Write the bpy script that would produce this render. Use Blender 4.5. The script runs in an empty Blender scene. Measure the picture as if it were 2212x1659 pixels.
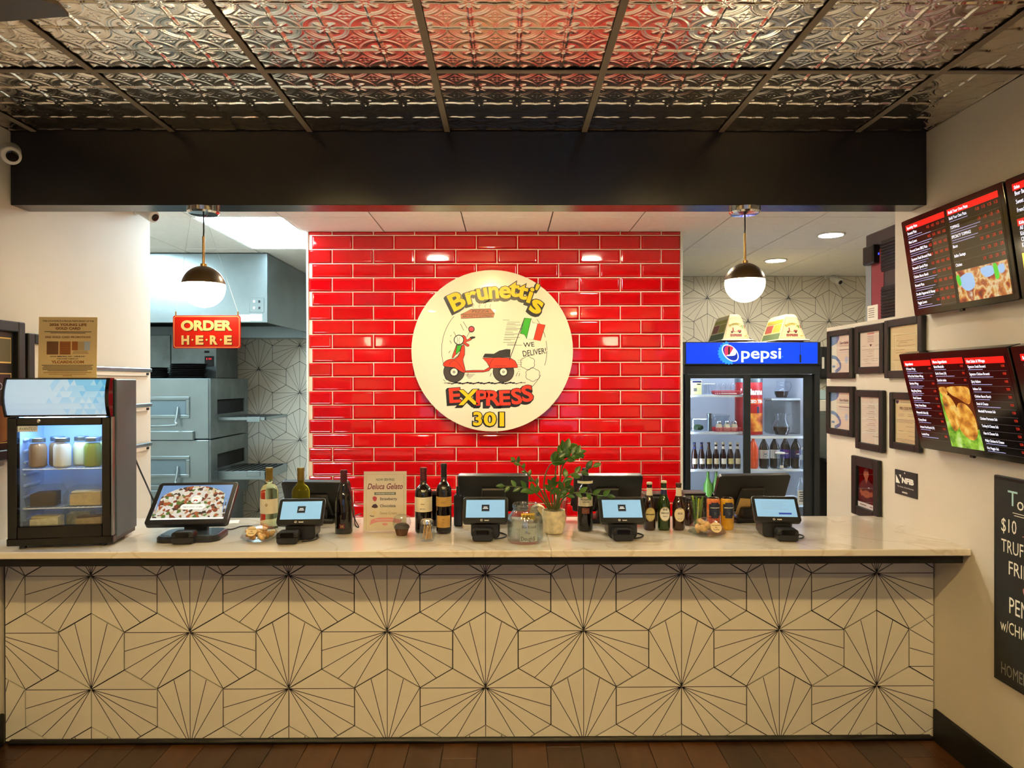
import bpy, math, random
from mathutils import Matrix, Vector
random.seed(7)
SC = bpy.context.scene
COL = SC.collection
PI = math.pi
R = math.radians

# ------------------------------------------------------------------ camera, world, exposure
CAM = Vector((0.0, 0.0, 1.575))
FPX, CX, CY = 1545.0, 1106.0, 829.5
_yaw, _pit, _rol = 11.0 / FPX, -4.5 / FPX, R(0.10)
_F = Vector((math.sin(_yaw) * math.cos(_pit), math.cos(_yaw) * math.cos(_pit), math.sin(_pit)))
_R0 = _F.cross(Vector((0, 0, 1))).normalized()
_U0 = _R0.cross(_F)
_Rt = _R0 * math.cos(_rol) - _U0 * math.sin(_rol)
_Up = _U0 * math.cos(_rol) + _R0 * math.sin(_rol)
cam_data = bpy.data.cameras.new('camera')
cam_data.sensor_width = 36.0
cam_data.lens = 36.0 * FPX / 2212.0
cam_data.clip_start = 0.05
cam_obj = bpy.data.objects.new('camera', cam_data)
COL.objects.link(cam_obj)
cam_obj.matrix_world = Matrix(((_Rt.x, _Up.x, -_F.x, CAM.x), (_Rt.y, _Up.y, -_F.y, CAM.y), (_Rt.z, _Up.z, -_F.z, CAM.z), (0, 0, 0, 1)))
SC.camera = cam_obj

def at(px, py, X=None, Y=None, Z=None):
    """point of the photograph on a plane of the room (surveying helper)"""
    d = _F + _Rt * ((px - CX) / FPX) - _Up * ((py - CY) / FPX)
    if X is not None: t = (X - CAM.x) / d.x
    elif Y is not None: t = (Y - CAM.y) / d.y
    else: t = (Z - CAM.z) / d.z
    return CAM + d * t

world = bpy.data.worlds.new('world')
SC.world = world
world.use_nodes = True
world.node_tree.nodes['Background'].inputs[0].default_value = (0.50, 0.66, 1.0, 1)
world.node_tree.nodes['Background'].inputs[1].default_value = 0.9
SC.view_settings.view_transform = 'Standard'
SC.view_settings.look = 'None'
SC.view_settings.gamma = 1.0
SC.view_settings.use_curve_mapping = False
SC.view_settings.exposure = 0.42
cy = SC.cycles
cy.max_bounces = 8; cy.diffuse_bounces = 3; cy.glossy_bounces = 4; cy.transmission_bounces = 6; cy.transparent_max_bounces = 12
cy.caustics_reflective = False; cy.caustics_refractive = False
# lamp strengths (the lamps themselves are built further down)
E_CAN, E_CANK, E_PENDANT, E_PANEL, E_FRIDGE, E_COOLER, E_SCREEN = 950.0, 430.0, 13.0, 25.0, 22.0, 16.0, .50
ORD = ('first', 'second', 'third', 'fourth', 'fifth', 'sixth', 'seventh', 'eighth')
WARM, WARMK, COOL = (1.0, 0.70, 0.29), (1.0, 0.90, 0.68), (0.70, 0.92, 1.0)

# ------------------------------------------------------------------ materials
def lin(h):
    h = h.lstrip('#')
    o = []
    for i in (0, 2, 4):
        c = int(h[i:i + 2], 16) / 255.0
        o.append(c / 12.92 if c <= 0.04045 else ((c + 0.055) / 1.055) ** 2.4)
    return tuple(o)
MATS = {}
def mat(name, col='#808080', rough=0.5, metal=0.0, emit=0.0, ecol=None, spec=0.5, coat=0.0, noise=None, bump=None, trans=0.0, ior=1.45, alpha=1.0):
    if name in MATS: return MATS[name]
    m = bpy.data.materials.new(name); m.use_nodes = True
    nt = m.node_tree; b = nt.nodes['Principled BSDF']
    c = lin(col) if isinstance(col, str) else col
    b.inputs['Base Color'].default_value = (*c, 1)
    b.inputs['Roughness'].default_value = rough
    b.inputs['Metallic'].default_value = metal
    b.inputs['Specular IOR Level'].default_value = spec
    b.inputs['Coat Weight'].default_value = coat
    b.inputs['Transmission Weight'].default_value = trans
    b.inputs['IOR'].default_value = ior
    if emit:
        e = ecol if ecol is not None else c
        if isinstance(e, str): e = lin(e)
        b.inputs['Emission Color'].default_value = (*e, 1)
        b.inputs['Emission Strength'].default_value = emit
        if emit < 2.5: m.cycles.emission_sampling = 'NONE'
    if noise or bump:
        tc = nt.nodes.new('ShaderNodeTexCoord')
    if noise:
        sc, amt = noise[0], noise[1]
        mp = nt.nodes.new('ShaderNodeMapping'); nt.links.new(tc.outputs['Object'], mp.inputs[0])
        if len(noise) > 2: mp.inputs['Scale'].default_value = noise[2]
        n = nt.nodes.new('ShaderNodeTexNoise'); n.inputs['Scale'].default_value = sc; n.inputs['Detail'].default_value = 4
        nt.links.new(mp.outputs[0], n.inputs['Vector'])
        r = nt.nodes.new('ShaderNodeValToRGB')
        lo = tuple(max(0, x * (1 - amt)) for x in c); hi = tuple(min(1, x * (1 + amt)) for x in c)
        r.color_ramp.elements[0].position = .3; r.color_ramp.elements[1].position = .7
        r.color_ramp.elements[0].color = (*lo, 1); r.color_ramp.elements[1].color = (*hi, 1)
        nt.links.new(n.outputs['Fac'], r.inputs[0]); nt.links.new(r.outputs[0], b.inputs['Base Color'])
    if bump:
        n2 = nt.nodes.new('ShaderNodeTexNoise'); n2.inputs['Scale'].default_value = bump[0]; n2.inputs['Detail'].default_value = 3
        nt.links.new(tc.outputs['Object'], n2.inputs['Vector'])
        bp = nt.nodes.new('ShaderNodeBump'); bp.inputs['Strength'].default_value = bump[1]; bp.inputs['Distance'].default_value = 0.01
        nt.links.new(n2.outputs['Fac'], bp.inputs['Height']); nt.links.new(bp.outputs[0], b.inputs['Normal'])
    MATS[name] = m
    return m
def thin_glass(name, tint='#ffffff', refl=0.10, rough=0.02):
    if name in MATS: return MATS[name]
    m = bpy.data.materials.new(name); m.use_nodes = True
    nt = m.node_tree; nt.nodes.remove(nt.nodes['Principled BSDF'])
    t = nt.nodes.new('ShaderNodeBsdfTransparent'); t.inputs[0].default_value = (*lin(tint), 1)
    g = nt.nodes.new('ShaderNodeBsdfGlossy'); g.inputs['Roughness'].default_value = rough
    lw = nt.nodes.new('ShaderNodeLayerWeight'); lw.inputs[0].default_value = 0.5
    pw = nt.nodes.new('ShaderNodeMath'); pw.operation = 'POWER'; pw.inputs[1].default_value = 4.0
    nt.links.new(lw.outputs['Facing'], pw.inputs[0])
    mr = nt.nodes.new('ShaderNodeMath'); mr.operation = 'MULTIPLY_ADD'; mr.inputs[1].default_value = 0.55; mr.inputs[2].default_value = refl * 0.5
    mr.use_clamp = True
    mx = nt.nodes.new('ShaderNodeMixShader')
    nt.links.new(pw.outputs[0], mr.inputs[0]); nt.links.new(mr.outputs[0], mx.inputs[0])
    nt.links.new(t.outputs[0], mx.inputs[1]); nt.links.new(g.outputs[0], mx.inputs[2])
    nt.links.new(mx.outputs[0], nt.nodes['Material Output'].inputs[0])
    MATS[name] = m
    return m
def ramp_mat(name, stops, scale=20, kind='voronoi', emit=0.0, rough=.5, stretch=(1, 1, 1)):
    """procedural picture-like pattern: voronoi cells or noise through a colour ramp"""
    if name in MATS: return MATS[name]
    m = bpy.data.materials.new(name); m.use_nodes = True
    nt = m.node_tree; b = nt.nodes['Principled BSDF']
    tc = nt.nodes.new('ShaderNodeTexCoord'); mp = nt.nodes.new('ShaderNodeMapping')
    mp.inputs['Scale'].default_value = stretch
    nt.links.new(tc.outputs['Object'], mp.inputs[0])
    w = nt.nodes.new('ShaderNodeTexNoise'); w.inputs['Scale'].default_value = scale * .8; w.inputs['Detail'].default_value = 3
    nt.links.new(mp.outputs[0], w.inputs['Vector'])
    if kind == 'voronoi':
        ad = nt.nodes.new('ShaderNodeVectorMath'); ad.operation = 'MULTIPLY_ADD'
        ad.inputs[1].default_value = (.9 / scale,) * 3
        nt.links.new(w.outputs['Color'], ad.inputs[0]); nt.links.new(mp.outputs[0], ad.inputs[2])
        v = nt.nodes.new('ShaderNodeTexVoronoi'); v.inputs['Scale'].default_value = scale
        nt.links.new(ad.outputs[0], v.inputs['Vector'])
        sp = nt.nodes.new('ShaderNodeSeparateColor'); nt.links.new(v.outputs['Color'], sp.inputs[0])
        fac = sp.outputs[0]
    else:
        fac = w.outputs['Fac']
    r = nt.nodes.new('ShaderNodeValToRGB')
    r.color_ramp.interpolation = 'CONSTANT' if kind == 'voronoi' else 'LINEAR'
    el = r.color_ramp.elements
    while len(el) < len(stops): el.new(0.5)
    for e, (p, c) in zip(el, stops):
        e.position = p; e.color = (*lin(c), 1)
    nt.links.new(fac, r.inputs[0]); nt.links.new(r.outputs[0], b.inputs['Base Color'])
    b.inputs['Roughness'].default_value = rough
    if emit:
        m.cycles.emission_sampling = 'NONE'
        nt.links.new(r.outputs[0], b.inputs['Emission Color']); b.inputs['Emission Strength'].default_value = emit
        b.inputs['Base Color'].default_value = (0, 0, 0, 1)
        for l in list(b.inputs['Base Color'].links): nt.links.remove(l)
        b.inputs['Base Color'].default_value = (0.01, 0.01, 0.01, 1)
    MATS[name] = m
    return m

# ------------------------------------------------------------------ mesh builder
_TXT = {}
def text_geo(s, bold=0.0, shear=0.0, res=2):
    k = (s, bold, shear, res)
    if k in _TXT: return _TXT[k]
    cu = bpy.data.curves.new('lettering_source', 'FONT')
    cu.body = s; cu.offset = bold; cu.shear = shear; cu.resolution_u = res
    ob = bpy.data.objects.new('lettering_source', cu)
    me = bpy.data.meshes.new_from_object(ob)
    v = [tuple(p.co) for p in me.vertices]; f = [tuple(p.vertices) for p in me.polygons]
    bpy.data.objects.remove(ob); bpy.data.curves.remove(cu); bpy.data.meshes.remove(me)
    if v:
        x0 = min(p[0] for p in v); x1 = max(p[0] for p in v)
    else: x0 = x1 = 0
    _TXT[k] = (v, f, x0, x1)
    return _TXT[k]

def rr(w, h, r, n=4, cx=0.0, cy=0.0):
    o = []
    for (sx, sy, a0) in ((1, 1, 0), (-1, 1, 90), (-1, -1, 180), (1, -1, 270)):
        for i in range(n + 1):
            a = R(a0 + 90 * i / n)
            o.append((cx + sx * (w / 2 - r) + r * math.cos(a), cy + sy * (h / 2 - r) + r * math.sin(a)))
    return o
def circ(r, n=24, cx=0.0, cy=0.0, ry=None):
    ry = r if ry is None else ry
    return [(cx + r * math.cos(2 * PI * i / n), cy + ry * math.sin(2 * PI * i / n)) for i in range(n)]
def smooth(pts, n=4, closed=True):
    o = []; L = len(pts)
    rng = range(L) if closed else range(L - 1)
    for i in rng:
        g = (lambda j: pts[j % L]) if closed else (lambda j: pts[max(0, min(L - 1, j))])
        p0, p1, p2, p3 = g(i - 1), g(i), g(i + 1), g(i + 2)
        for k in range(n):
            t = k / n
            o.append(tuple(.5 * (2 * b + (c - a) * t + (2 * a - 5 * b + 4 * c - d) * t * t + (3 * b - a - 3 * c + d) * t ** 3) for a, b, c, d in zip(p0, p1, p2, p3)))
    if not closed: o.append(tuple(pts[-1]))
    return o
def sgn_area(p): return sum(p[i][0] * p[(i + 1) % len(p)][1] - p[(i + 1) % len(p)][0] * p[i][1] for i in range(len(p)))

class MB:
    def __init__(s, T=None):
        s.v = []; s.f = []; s.m = []; s.mats = []; s.T = T
    def mi(s, m):
        if m not in s.mats: s.mats.append(m)
        return s.mats.index(m)
    def add(s, V, F, m, T=None):
        o = len(s.v)
        for p in V:
            p = Vector(p)
            if T is not None: p = T @ p
            if s.T is not None: p = s.T @ p
            s.v.append((p.x, p.y, p.z))
        k = s.mi(m)
        for f in F: s.f.append(tuple(i + o for i in f)); s.m.append(k)
        return s
    def box(s, x0, y0, z0, x1, y1, z1, m, bev=0.0, T=None):
        if bev <= 0:
            V = [(x, y, z) for z in (z0, z1) for y in (y0, y1) for x in (x0, x1)]
            F = [(0, 2, 3, 1), (4, 5, 7, 6), (0, 1, 5, 4), (2, 6, 7, 3), (0, 4, 6, 2), (1, 3, 7, 5)]
            return s.add(V, F, m, T)
        b = min(bev, (x1 - x0) * .49, (y1 - y0) * .49, (z1 - z0) * .49)
        V = []; idx = {}
        X = (x0, x1); Y = (y0, y1); Z = (z0, z1)
        for i in (0, 1):
            for j in (0, 1):
                for k in (0, 1):
                    c = (X[i], Y[j], Z[k]); d = (b if i == 0 else -b, b if j == 0 else -b, b if k == 0 else -b)
                    for a in range(3):
                        p = [c[q] + (0 if q == a else d[q]) for q in range(3)]
                        idx[(i, j, k, a)] = len(V); V.append(tuple(p))
        F = []
        for a in range(3):
            o1, o2 = [(1, 2), (2, 0), (0, 1)][a]
            for sd in (0, 1):
                q = []
                for (p1, p2) in ((0, 0), (1, 0), (1, 1), (0, 1)):
                    t = [0, 0, 0]; t[a] = sd; t[o1] = p1; t[o2] = p2
                    q.append(idx[(*t, a)])
                F.append(tuple(q if sd else q[::-1]))
        for a in range(3):
            o1, o2 = [(1, 2), (2, 0), (0, 1)][a]
            for p1 in (0, 1):
                for p2 in (0, 1):
                    t0 = [0, 0, 0]; t0[o1] = p1; t0[o2] = p2; t1 = list(t0); t1[a] = 1
                    q = [idx[(*t0, o1)], idx[(*t1, o1)], idx[(*t1, o2)], idx[(*t0, o2)]]
                    F.append(tuple(q if (p1 == p2) == False else q[::-1]))
        for i in (0, 1):
            for j in (0, 1):
                for k in (0, 1):
                    q = [idx[(i, j, k, 0)], idx[(i, j, k, 1)], idx[(i, j, k, 2)]]
                    F.append(tuple(q if (i + j + k) % 2 else q[::-1]))
        return s.add(V, F, m, T)
    def lathe(s, prof, m, n=20, T=None, arc=None):
        V = []; F = []
        for (r, z) in prof:
            for i in range(n):
                a = 2 * PI * i / n
                V.append((r * math.cos(a), r * math.sin(a), z))
        for k in range(len(prof) - 1):
            for i in range(n):
                j = (i + 1) % n
                F.append((k * n + i, k * n + j, (k + 1) * n + j, (k + 1) * n + i))
        if prof[0][0] > 1e-5: F.append(tuple(range(n - 1, -1, -1)))
        if prof[-1][0] > 1e-5: F.append(tuple((len(prof) - 1) * n + i for i in range(n)))
        return s.add(V, F, m, T)
    def shell(s, prof, m, n=20, T=None, a0=0, a1=2 * PI):
        """open strip of revolution (labels)"""
        V = []; F = []; full = abs(a1 - a0 - 2 * PI) < 1e-6
        for (r, z) in prof:
            for i in range(n + 1):
                a = a0 + (a1 - a0) * i / n
                V.append((r * math.cos(a), r * math.sin(a), z))
        for k in range(len(prof) - 1):
            for i in range(n):
                F.append((k * (n + 1) + i, k * (n + 1) + i + 1, (k + 1) * (n + 1) + i + 1, (k + 1) * (n + 1) + i))
        return s.add(V, F, m, T)
    def tube(s, pts, r, m, n=8, T=None):
        P = [Vector(p) for p in pts]; V = []; F = []
        rs = r if isinstance(r, (list, tuple)) else [r] * len(P)
        u = None
        for i, p in enumerate(P):
            d = (P[min(i + 1, len(P) - 1)] - P[max(i - 1, 0)]).normalized()
            if u is None:
                u = d.orthogonal().normalized()
            else:
                u = (u - d * u.dot(d)).normalized()
            w = d.cross(u)
            for k in range(n):
                a = 2 * PI * k / n
                V.append(p + (u * math.cos(a) + w * math.sin(a)) * rs[i])
        for i in range(len(P) - 1):
            for k in range(n):
                j = (k + 1) % n
                F.append((i * n + k, i * n + j, (i + 1) * n + j, (i + 1) * n + k))
        F.append(tuple(range(n - 1, -1, -1))); F.append(tuple((len(P) - 1) * n + k for k in range(n)))
        return s.add(V, F, m, T)
    # flat work in the local X-Z plane, facing -Y; w = how far proud
    def poly(s, pts, m, w=0.0, T=None):
        if sgn_area(pts) < 0: pts = pts[::-1]
        return s.add([(x, -w, z) for x, z in pts], [tuple(range(len(pts)))], m, T)
    def rect(s, x0, z0, x1, z1, m, w=0.0, T=None): return s.poly([(x0, z0), (x1, z0), (x1, z1), (x0, z1)], m, w, T)
    def prism(s, pts, m, w0, w1, T=None, inset=0.0, m_side=None):
        """extrude outline between depths w0 (back) and w1 (front); optional chamfer by scaling the front"""
        if sgn_area(pts) < 0: pts = pts[::-1]
        n = len(pts)
        cx = sum(p[0] for p in pts) / n; cz = sum(p[1] for p in pts) / n
        V = [(x, -w0, z) for x, z in pts]; F = [tuple(range(n - 1, -1, -1))]
        V += [(x, -(w1 - (inset if inset else 0)), z) for x, z in pts]
        F += [(i, (i + 1) % n, n + (i + 1) % n, n + i) for i in range(n)]
        k = n
        if inset:
            ex = max(abs(p[0] - cx) for p in pts); ez = max(abs(p[1] - cz) for p in pts)
            fx = 1 - inset / ex; fz = 1 - inset / ez
            V += [(cx + (x - cx) * fx, -w1, cz + (z - cz) * fz) for x, z in pts]
            F += [(n + i, n + (i + 1) % n, 2 * n + (i + 1) % n, 2 * n + i) for i in range(n)]
            k = 2 * n
        F.append(tuple(k + i for i in range(n)))
        return s.add(V, F, m, T)
    def stroke(s, pts, wd, m, w=0.0, closed=False, T=None):
        n = len(pts); V = []; F = []
        for i, p in enumerate(pts):
            a = pts[(i - 1) % n] if (closed or i > 0) else p
            b = pts[(i + 1) % n] if (closed or i < n - 1) else p
            dx, dz = b[0] - a[0], b[1] - a[1]; L = math.hypot(dx, dz) or 1
            nx, nz = -dz / L * wd / 2, dx / L * wd / 2
            V += [(p[0] - nx, -w, p[1] - nz), (p[0] + nx, -w, p[1] + nz)]
        for i in range(n if closed else n - 1):
            j = (i + 1) % n
            F.append((2 * i, 2 * j, 2 * j + 1, 2 * i + 1))
        return s.add(V, F, m, T)
    def text(s, t, x, z, h, m, w=0.0, width=None, al='c', bold=0.0, shear=0.0, rot=0.0, res=2, T=None, squash=1.0):
        """h = cap height; width fits the line to a given length"""
        V, F, x0, x1 = text_geo(t, bold, shear, res)
        if not V: return s
        k = h / 0.72; kx = (width / (x1 - x0)) if width else k * squash
        off = {'c': (x0 + x1) / 2, 'l': x0, 'r': x1}[al]
        ca, sa = math.cos(rot), math.sin(rot)
        W = []
        for p in V:
            a, b = (p[0] - off) * kx, (p[1] - 0.36) * k
            W.append((x + a * ca - b * sa, -w, z + a * sa + b * ca))
        return s.add(W, F, m, T)
    def build(s, name, parent=None, sharp=35, flat=False):
        me = bpy.data.meshes.new(name)
        me.from_pydata(s.v, [], s.f)
        for m in s.mats: me.materials.append(m)
        me.polygons.foreach_set('material_index', s.m)
        if not flat:
            me.polygons.foreach_set('use_smooth', [True] * len(s.f))
            me.set_sharp_from_angle(angle=R(sharp))
        me.update()
        o = bpy.data.objects.new(name, me); COL.objects.link(o)
        if parent is not None: o.parent = parent
        return o
def tag(o, label=None, cat=None, group=None, kind=None):
    if label: o['label'] = label
    if cat: o['category'] = cat
    if group: o['group'] = group
    if kind: o['kind'] = kind
    return o
def thing(name, label, cat, loc=(0, 0, 0), rz=0.0, group=None, rx=0.0):
    o = bpy.data.objects.new(name, None); COL.objects.link(o)
    o.location = loc; o.rotation_euler = (rx, 0, rz); o.empty_display_size = .05
    return tag(o, label, cat, group)
def kid(me, name, parent, loc=(0, 0, 0), rot=(0, 0, 0), scale=None):
    """another child sharing mesh data"""
    o = bpy.data.objects.new(name, me); COL.objects.link(o); o.parent = parent
    o.location = loc; o.rotation_euler = rot
    if scale: o.scale = scale
    return o
def copy_tree(o, parent=None):
    c = o.copy(); COL.objects.link(c); c.parent = parent
    for ch in o.children: copy_tree(ch, c)
    return c
def TL(x=0, y=0, z=0): return Matrix.Translation((x, y, z))
def RX(a): return Matrix.Rotation(a, 4, 'X')
def RY(a): return Matrix.Rotation(a, 4, 'Y')
def RZ(a): return Matrix.Rotation(a, 4, 'Z')

# common materials
WALL = mat('wall_paint', '#d9d1c3', .6, noise=(3, .03), bump=(180, .05))
BLACKP = mat('black_plastic', '#141415', .35, bump=(300, .03))
BLACKG = mat('black_gloss', '#08080a', .08)
BLACKM = mat('black_matte', '#17171a', .6, noise=(8, .1))
STEEL = mat('stainless_steel', '#8d999d', .34, .95, noise=(2.5, .12), bump=(60, .03))
STEELD = mat('worn_steel', '#6c7577', .40, .9, noise=(6, .2))
CHROME = mat('chrome', '#d8d8d8', .08, 1.0)
WHITEP = mat('white_plastic', '#e8e6e0', .4, noise=(5, .02))
PAPER = mat('white_paper', '#efeae0', .8, noise=(9, .02))
INK = mat('black_ink', '#101010', .6)
GREYINK = mat('grey_ink', '#77746e', .7)
WHITEI = mat('white_ink', '#f2f0ea', .6)
REDI = mat('red_ink', '#d3161b', .55)
YELI = mat('yellow_ink', '#f3c215', .5)
CLEAR = thin_glass('clear_glass', '#fbfdff', .08)
JARG = thin_glass('thick_jar_glass', '#eef3f4', .24)
ACRY = thin_glass('acrylic_sheet', '#fdfdfd', .03)
CLEARP = thin_glass('clear_plastic', '#f2f6f8', .13, .06)
# ------------------------------------------------------------------ the room
XL, XR = -2.20, 1.88
CEIL = 2.69
TIN = mat('pressed_tin', '#ece3d4', .20, 1.0, noise=(5, .06))
TBAR = mat('grid_bar_paint', '#8f8473', .65)
DARK = mat('void_dark', '#0d0d0d', .9)
PLANKS = [mat('plank_%d' % i, c, .32, noise=(3.0, .28, (9, 1, 1)), bump=(40, .05)) for i, c in enumerate(('#3b2414', '#452a16', '#331e12', '#4b2e19', '#3e2719'))]
HEXW = mat('hex_tile_white', '#e2dccd', .33, noise=(4, .03))
HEXL = mat('hex_line_black', '#17141a', .5)
GROUT = mat('hex_grout_dark', '#1b1a1e', .8)
REDT = [mat('red_glaze_%d' % i, c, .09, coat=.6, bump=(9, .02)) for i, c in enumerate(('#cc080e', '#c6060d', '#d10a10'))]
GROUTW = mat('pale_grout', '#fff2df', .8)
BEAM = mat('charcoal_satin_paint', '#262629', .22, noise=(4, .05))
BLACKB = mat('black_trim_paint', '#0e0d0c', .5, noise=(5, .1), spec=.3)
KCEIL = mat('kitchen_panel_white', '#f3f1ec', .75, noise=(30, .03))

# floor
fl = MB().box(-4.7, -3.2, -.06, 5.2, 3.2, -.004, BLACKM).build('floor')
tag(fl, 'dark brown wood plank floor in front of the counter', kind='structure')
for i in range(28):
    x = XL + .148 * i; off = (i * .37) % 1.2
    y = -3.0 - off
    while y < 3.2:
        y0, y1 = max(y, -3.0), min(y + 1.2, 3.2)
        x1 = min(x + .146, XR)
        if y1 - y0 > .05 and x1 - x > .02:
            MB().box(x, y0, -.004, x1, y1 - .002, 0.0, PLANKS[random.randrange(5)], .0012).build('plank', fl)
        y += 1.2
kf = MB().box(-4.7, 3.2, -.06, 5.2, 7.9, 0, mat('quarry_tile_floor', '#b9afa2', .5, noise=(6, .15))).build('floor_kitchen'); tag(kf, 'kitchen floor behind the counter', kind='structure')
# walls
w = MB().box(XL - .14, -3.0, 0, XL, 4.43, CEIL, WALL).build('wall_left'); tag(w, 'cream wall beside the countertop drinks cooler', kind='structure')
half = [(3.45, CEIL), (3.45, 1.888), (4.19, 1.888), (4.19, 0), (-3.0, 0), (-3.0, CEIL)]
mb = MB()
pts = half[::-1]
if sgn_area(pts) < 0: pts = pts[::-1]
n = len(pts)
mb.add([(XR, y, z) for y, z in pts] + [(XR + .13, y, z) for y, z in pts],
       [tuple(range(n - 1, -1, -1)), tuple(n + i for i in range(n))] + [(i, (i + 1) % n, n + (i + 1) % n, n + i) for i in range(n)], WALL)
w = mb.build('wall_right'); tag(w, 'cream wall with menu screens, stepping down to a half wall', kind='structure')
# rear wall behind the viewer, with a shop window and door openings to the daylight
mb = MB()
mb.box(XL - .14, -3.12, 0, -1.7, -3.0, CEIL, WALL); mb.box(1.5, -3.12, 0, XR + .13, -3.0, CEIL, WALL)
mb.box(-1.7, -3.12, 2.3, 1.5, -3.0, CEIL, WALL); mb.box(-1.7, -3.12, 0, .25, -3.0, .75, WALL); mb.box(.25, -3.12, 0, .40, -3.0, 2.3, WALL)
w = mb.build('wall_rear'); tag(w, 'cream shop front wall around window and door', kind='structure')
for nm, x0, x1, z0, z1 in (('window_1', -1.7, .25, .75, 2.3), ('door_1', .40, 1.5, 0, 2.3)):
    mb = MB()
    for a, b, c, d in ((x0, z0, x0 + .06, z1), (x1 - .06, z0, x1, z1), (x0, z1 - .06, x1, z1), (x0, z0, x1, z0 + .06)):
        mb.box(a, -3.09, b, c, -3.03, d, BLACKB)
    o = mb.build(nm); tag(o, 'dark framed glazed opening to the street', kind='structure')
    MB().box(x0 + .06, -3.064, z0 + .06, x1 - .06, -3.058, z1 - .06, CLEAR).build('pane', o)
# kitchen shell
YB = 7.55
wb = MB().box(-4.6, YB, 0, 5.0, YB + .12, CEIL, GROUT).build('wall_back'); tag(wb, 'kitchen back wall of white starburst hexagon tiles', kind='structure')
w = MB().box(-4.6, 4.43, 0, -4.48, YB, CEIL, WALL).build('wall_kitchen_left'); tag(w, 'kitchen side wall behind the oven', kind='structure')
w = MB().box(-4.6, 4.30, 0, XL - .14, 4.43, CEIL, WALL).build('wall_kitchen_front'); tag(w, 'kitchen front wall returning behind the cream wall', kind='structure')
w = MB().box(4.9, 3.3, 0, 5.02, YB, CEIL, WALL).build('wall_kitchen_right'); tag(w, 'far kitchen side wall', kind='structure')
w = MB().box(XR + .13, 3.2, 0, 5.0, 3.3, CEIL, WALL).build('wall_kitchen_entry'); tag(w, 'kitchen wall behind the menu screens', kind='structure')
# red tiled wall
YR = 5.30
XA, XB = at(666.5, 700, Y=YR).x, at(1470.5, 700, Y=YR).x
wr = MB().box(XA, YR, 0, XB, YR + .14, CEIL, GROUTW).build('wall_middle'); tag(wr, 'glossy red subway tile wall behind the round sign', kind='structure')
for xa, xb in ((XA - .012, XA + .002), (XB - .002, XB + .012)):
    MB().box(xa, YR - .013, 0, xb, YR + .15, CEIL, WHITEP, .002).build('edge_trim', wr)
def brick_mesh(w, h, m):
    mb = MB(); L = [(0, 0), (.0008, .0020), (.0105, .0120), (.0122, .0122), (.0136, .0108), (.0155, .0112)]
    V = []; F = []
    for ins, z in L:
        for x, zz in ((ins, ins), (w - ins, ins), (w - ins, h - ins), (ins, h - ins)): V.append((x, -z, zz))
    for k in range(len(L) - 1):
        for i in range(4): F.append((k * 4 + i, k * 4 + (i + 1) % 4, k * 4 + 4 + (i + 1) % 4, k * 4 + 4 + i))
    b = (len(L) - 1) * 4; F.append((b, b + 1, b + 2, b + 3))
    mb.add(V, F, m)
    return mb
zt = at(1068, 507.5, Y=YR).z
BW, BH, JT = .3046, .1046, .0062
xa0 = at(673.3, 700, Y=YR).x
full = {}
for row in range(-1, 20):
    z0 = zt - (row + 1) * BH; h = BH - JT
    if row == -1: h = min(h, CEIL - z0 - .002)
    x = xa0 if row % 2 == 0 else xa0 + BW / 2
    x -= BW * 1
    while x < XB:
        a, b = max(x + JT / 2, XA + .004), min(x + BW - JT / 2, XB - .004)
        if b - a > .02 and h > .012:
            mi = random.randrange(3)
            if b - a > BW - JT - 1e-4 and row >= 0:
                if mi not in full:
                    o = brick_mesh(BW - JT, BH - JT, REDT[mi]).build('brick', wr, sharp=20, flat=True); full[mi] = o.data
                else: o = kid(full[mi], 'brick', wr)
                o.location = (a, YR, z0)
                o.rotation_euler = (random.uniform(-.004, .004), 0, random.uniform(-.003, .003))
            else:
                o = brick_mesh(b - a, h, REDT[mi]).build('brick', wr, flat=True); o.location = (a, YR, z0)
        x += BW
# hexagon starburst tiles
HA = .1655; HW = HA * math.sqrt(3)
def clip(poly, x0, z0, x1, z1):
    for ax, lim, sg in ((0, x0, 1), (0, x1, -1), (1, z0, 1), (1, z1, -1)):
        out = []
        for i in range(len(poly)):
            p, q = poly[i], poly[(i + 1) % len(poly)]
            ip, iq = sg * (p[ax] - lim) >= 0, sg * (q[ax] - lim) >= 0
            if ip: out.append(p)
            if ip != iq:
                t = (lim - p[ax]) / (q[ax] - p[ax]); out.append((p[0] + t * (q[0] - p[0]), p[1] + t * (q[1] - p[1])))
        poly = out
        if len(poly) < 3: return []
    return poly
def hex_shapes(apex, joint=.0046, ray=.0030):
    """outline and the five ray strips, apex = angle of the vertex the rays start from"""
    ra = HA - joint / math.sqrt(3)
    V = [(ra * math.cos(apex + i * PI / 3), ra * math.sin(apex + i * PI / 3)) for i in range(6)]
    S = V[0]; ends = [V[2], ((V[2][0] + V[3][0]) / 2, (V[2][1] + V[3][1]) / 2), V[3], ((V[4][0] + V[3][0]) / 2, (V[4][1] + V[3][1]) / 2), V[4]]
    rays = []
    for e in ends:
        dx, dz = e[0] - S[0], e[1] - S[1]; L = math.hypot(dx, dz); nx, nz = -dz / L * ray / 2, dx / L * ray / 2
        rays.append([(S[0] - nx, S[1] - nz), (e[0] - nx, e[1] - nz), (e[0] + nx, e[1] + nz), (S[0] + nx, S[1] + nz)])
    return V, rays
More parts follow.
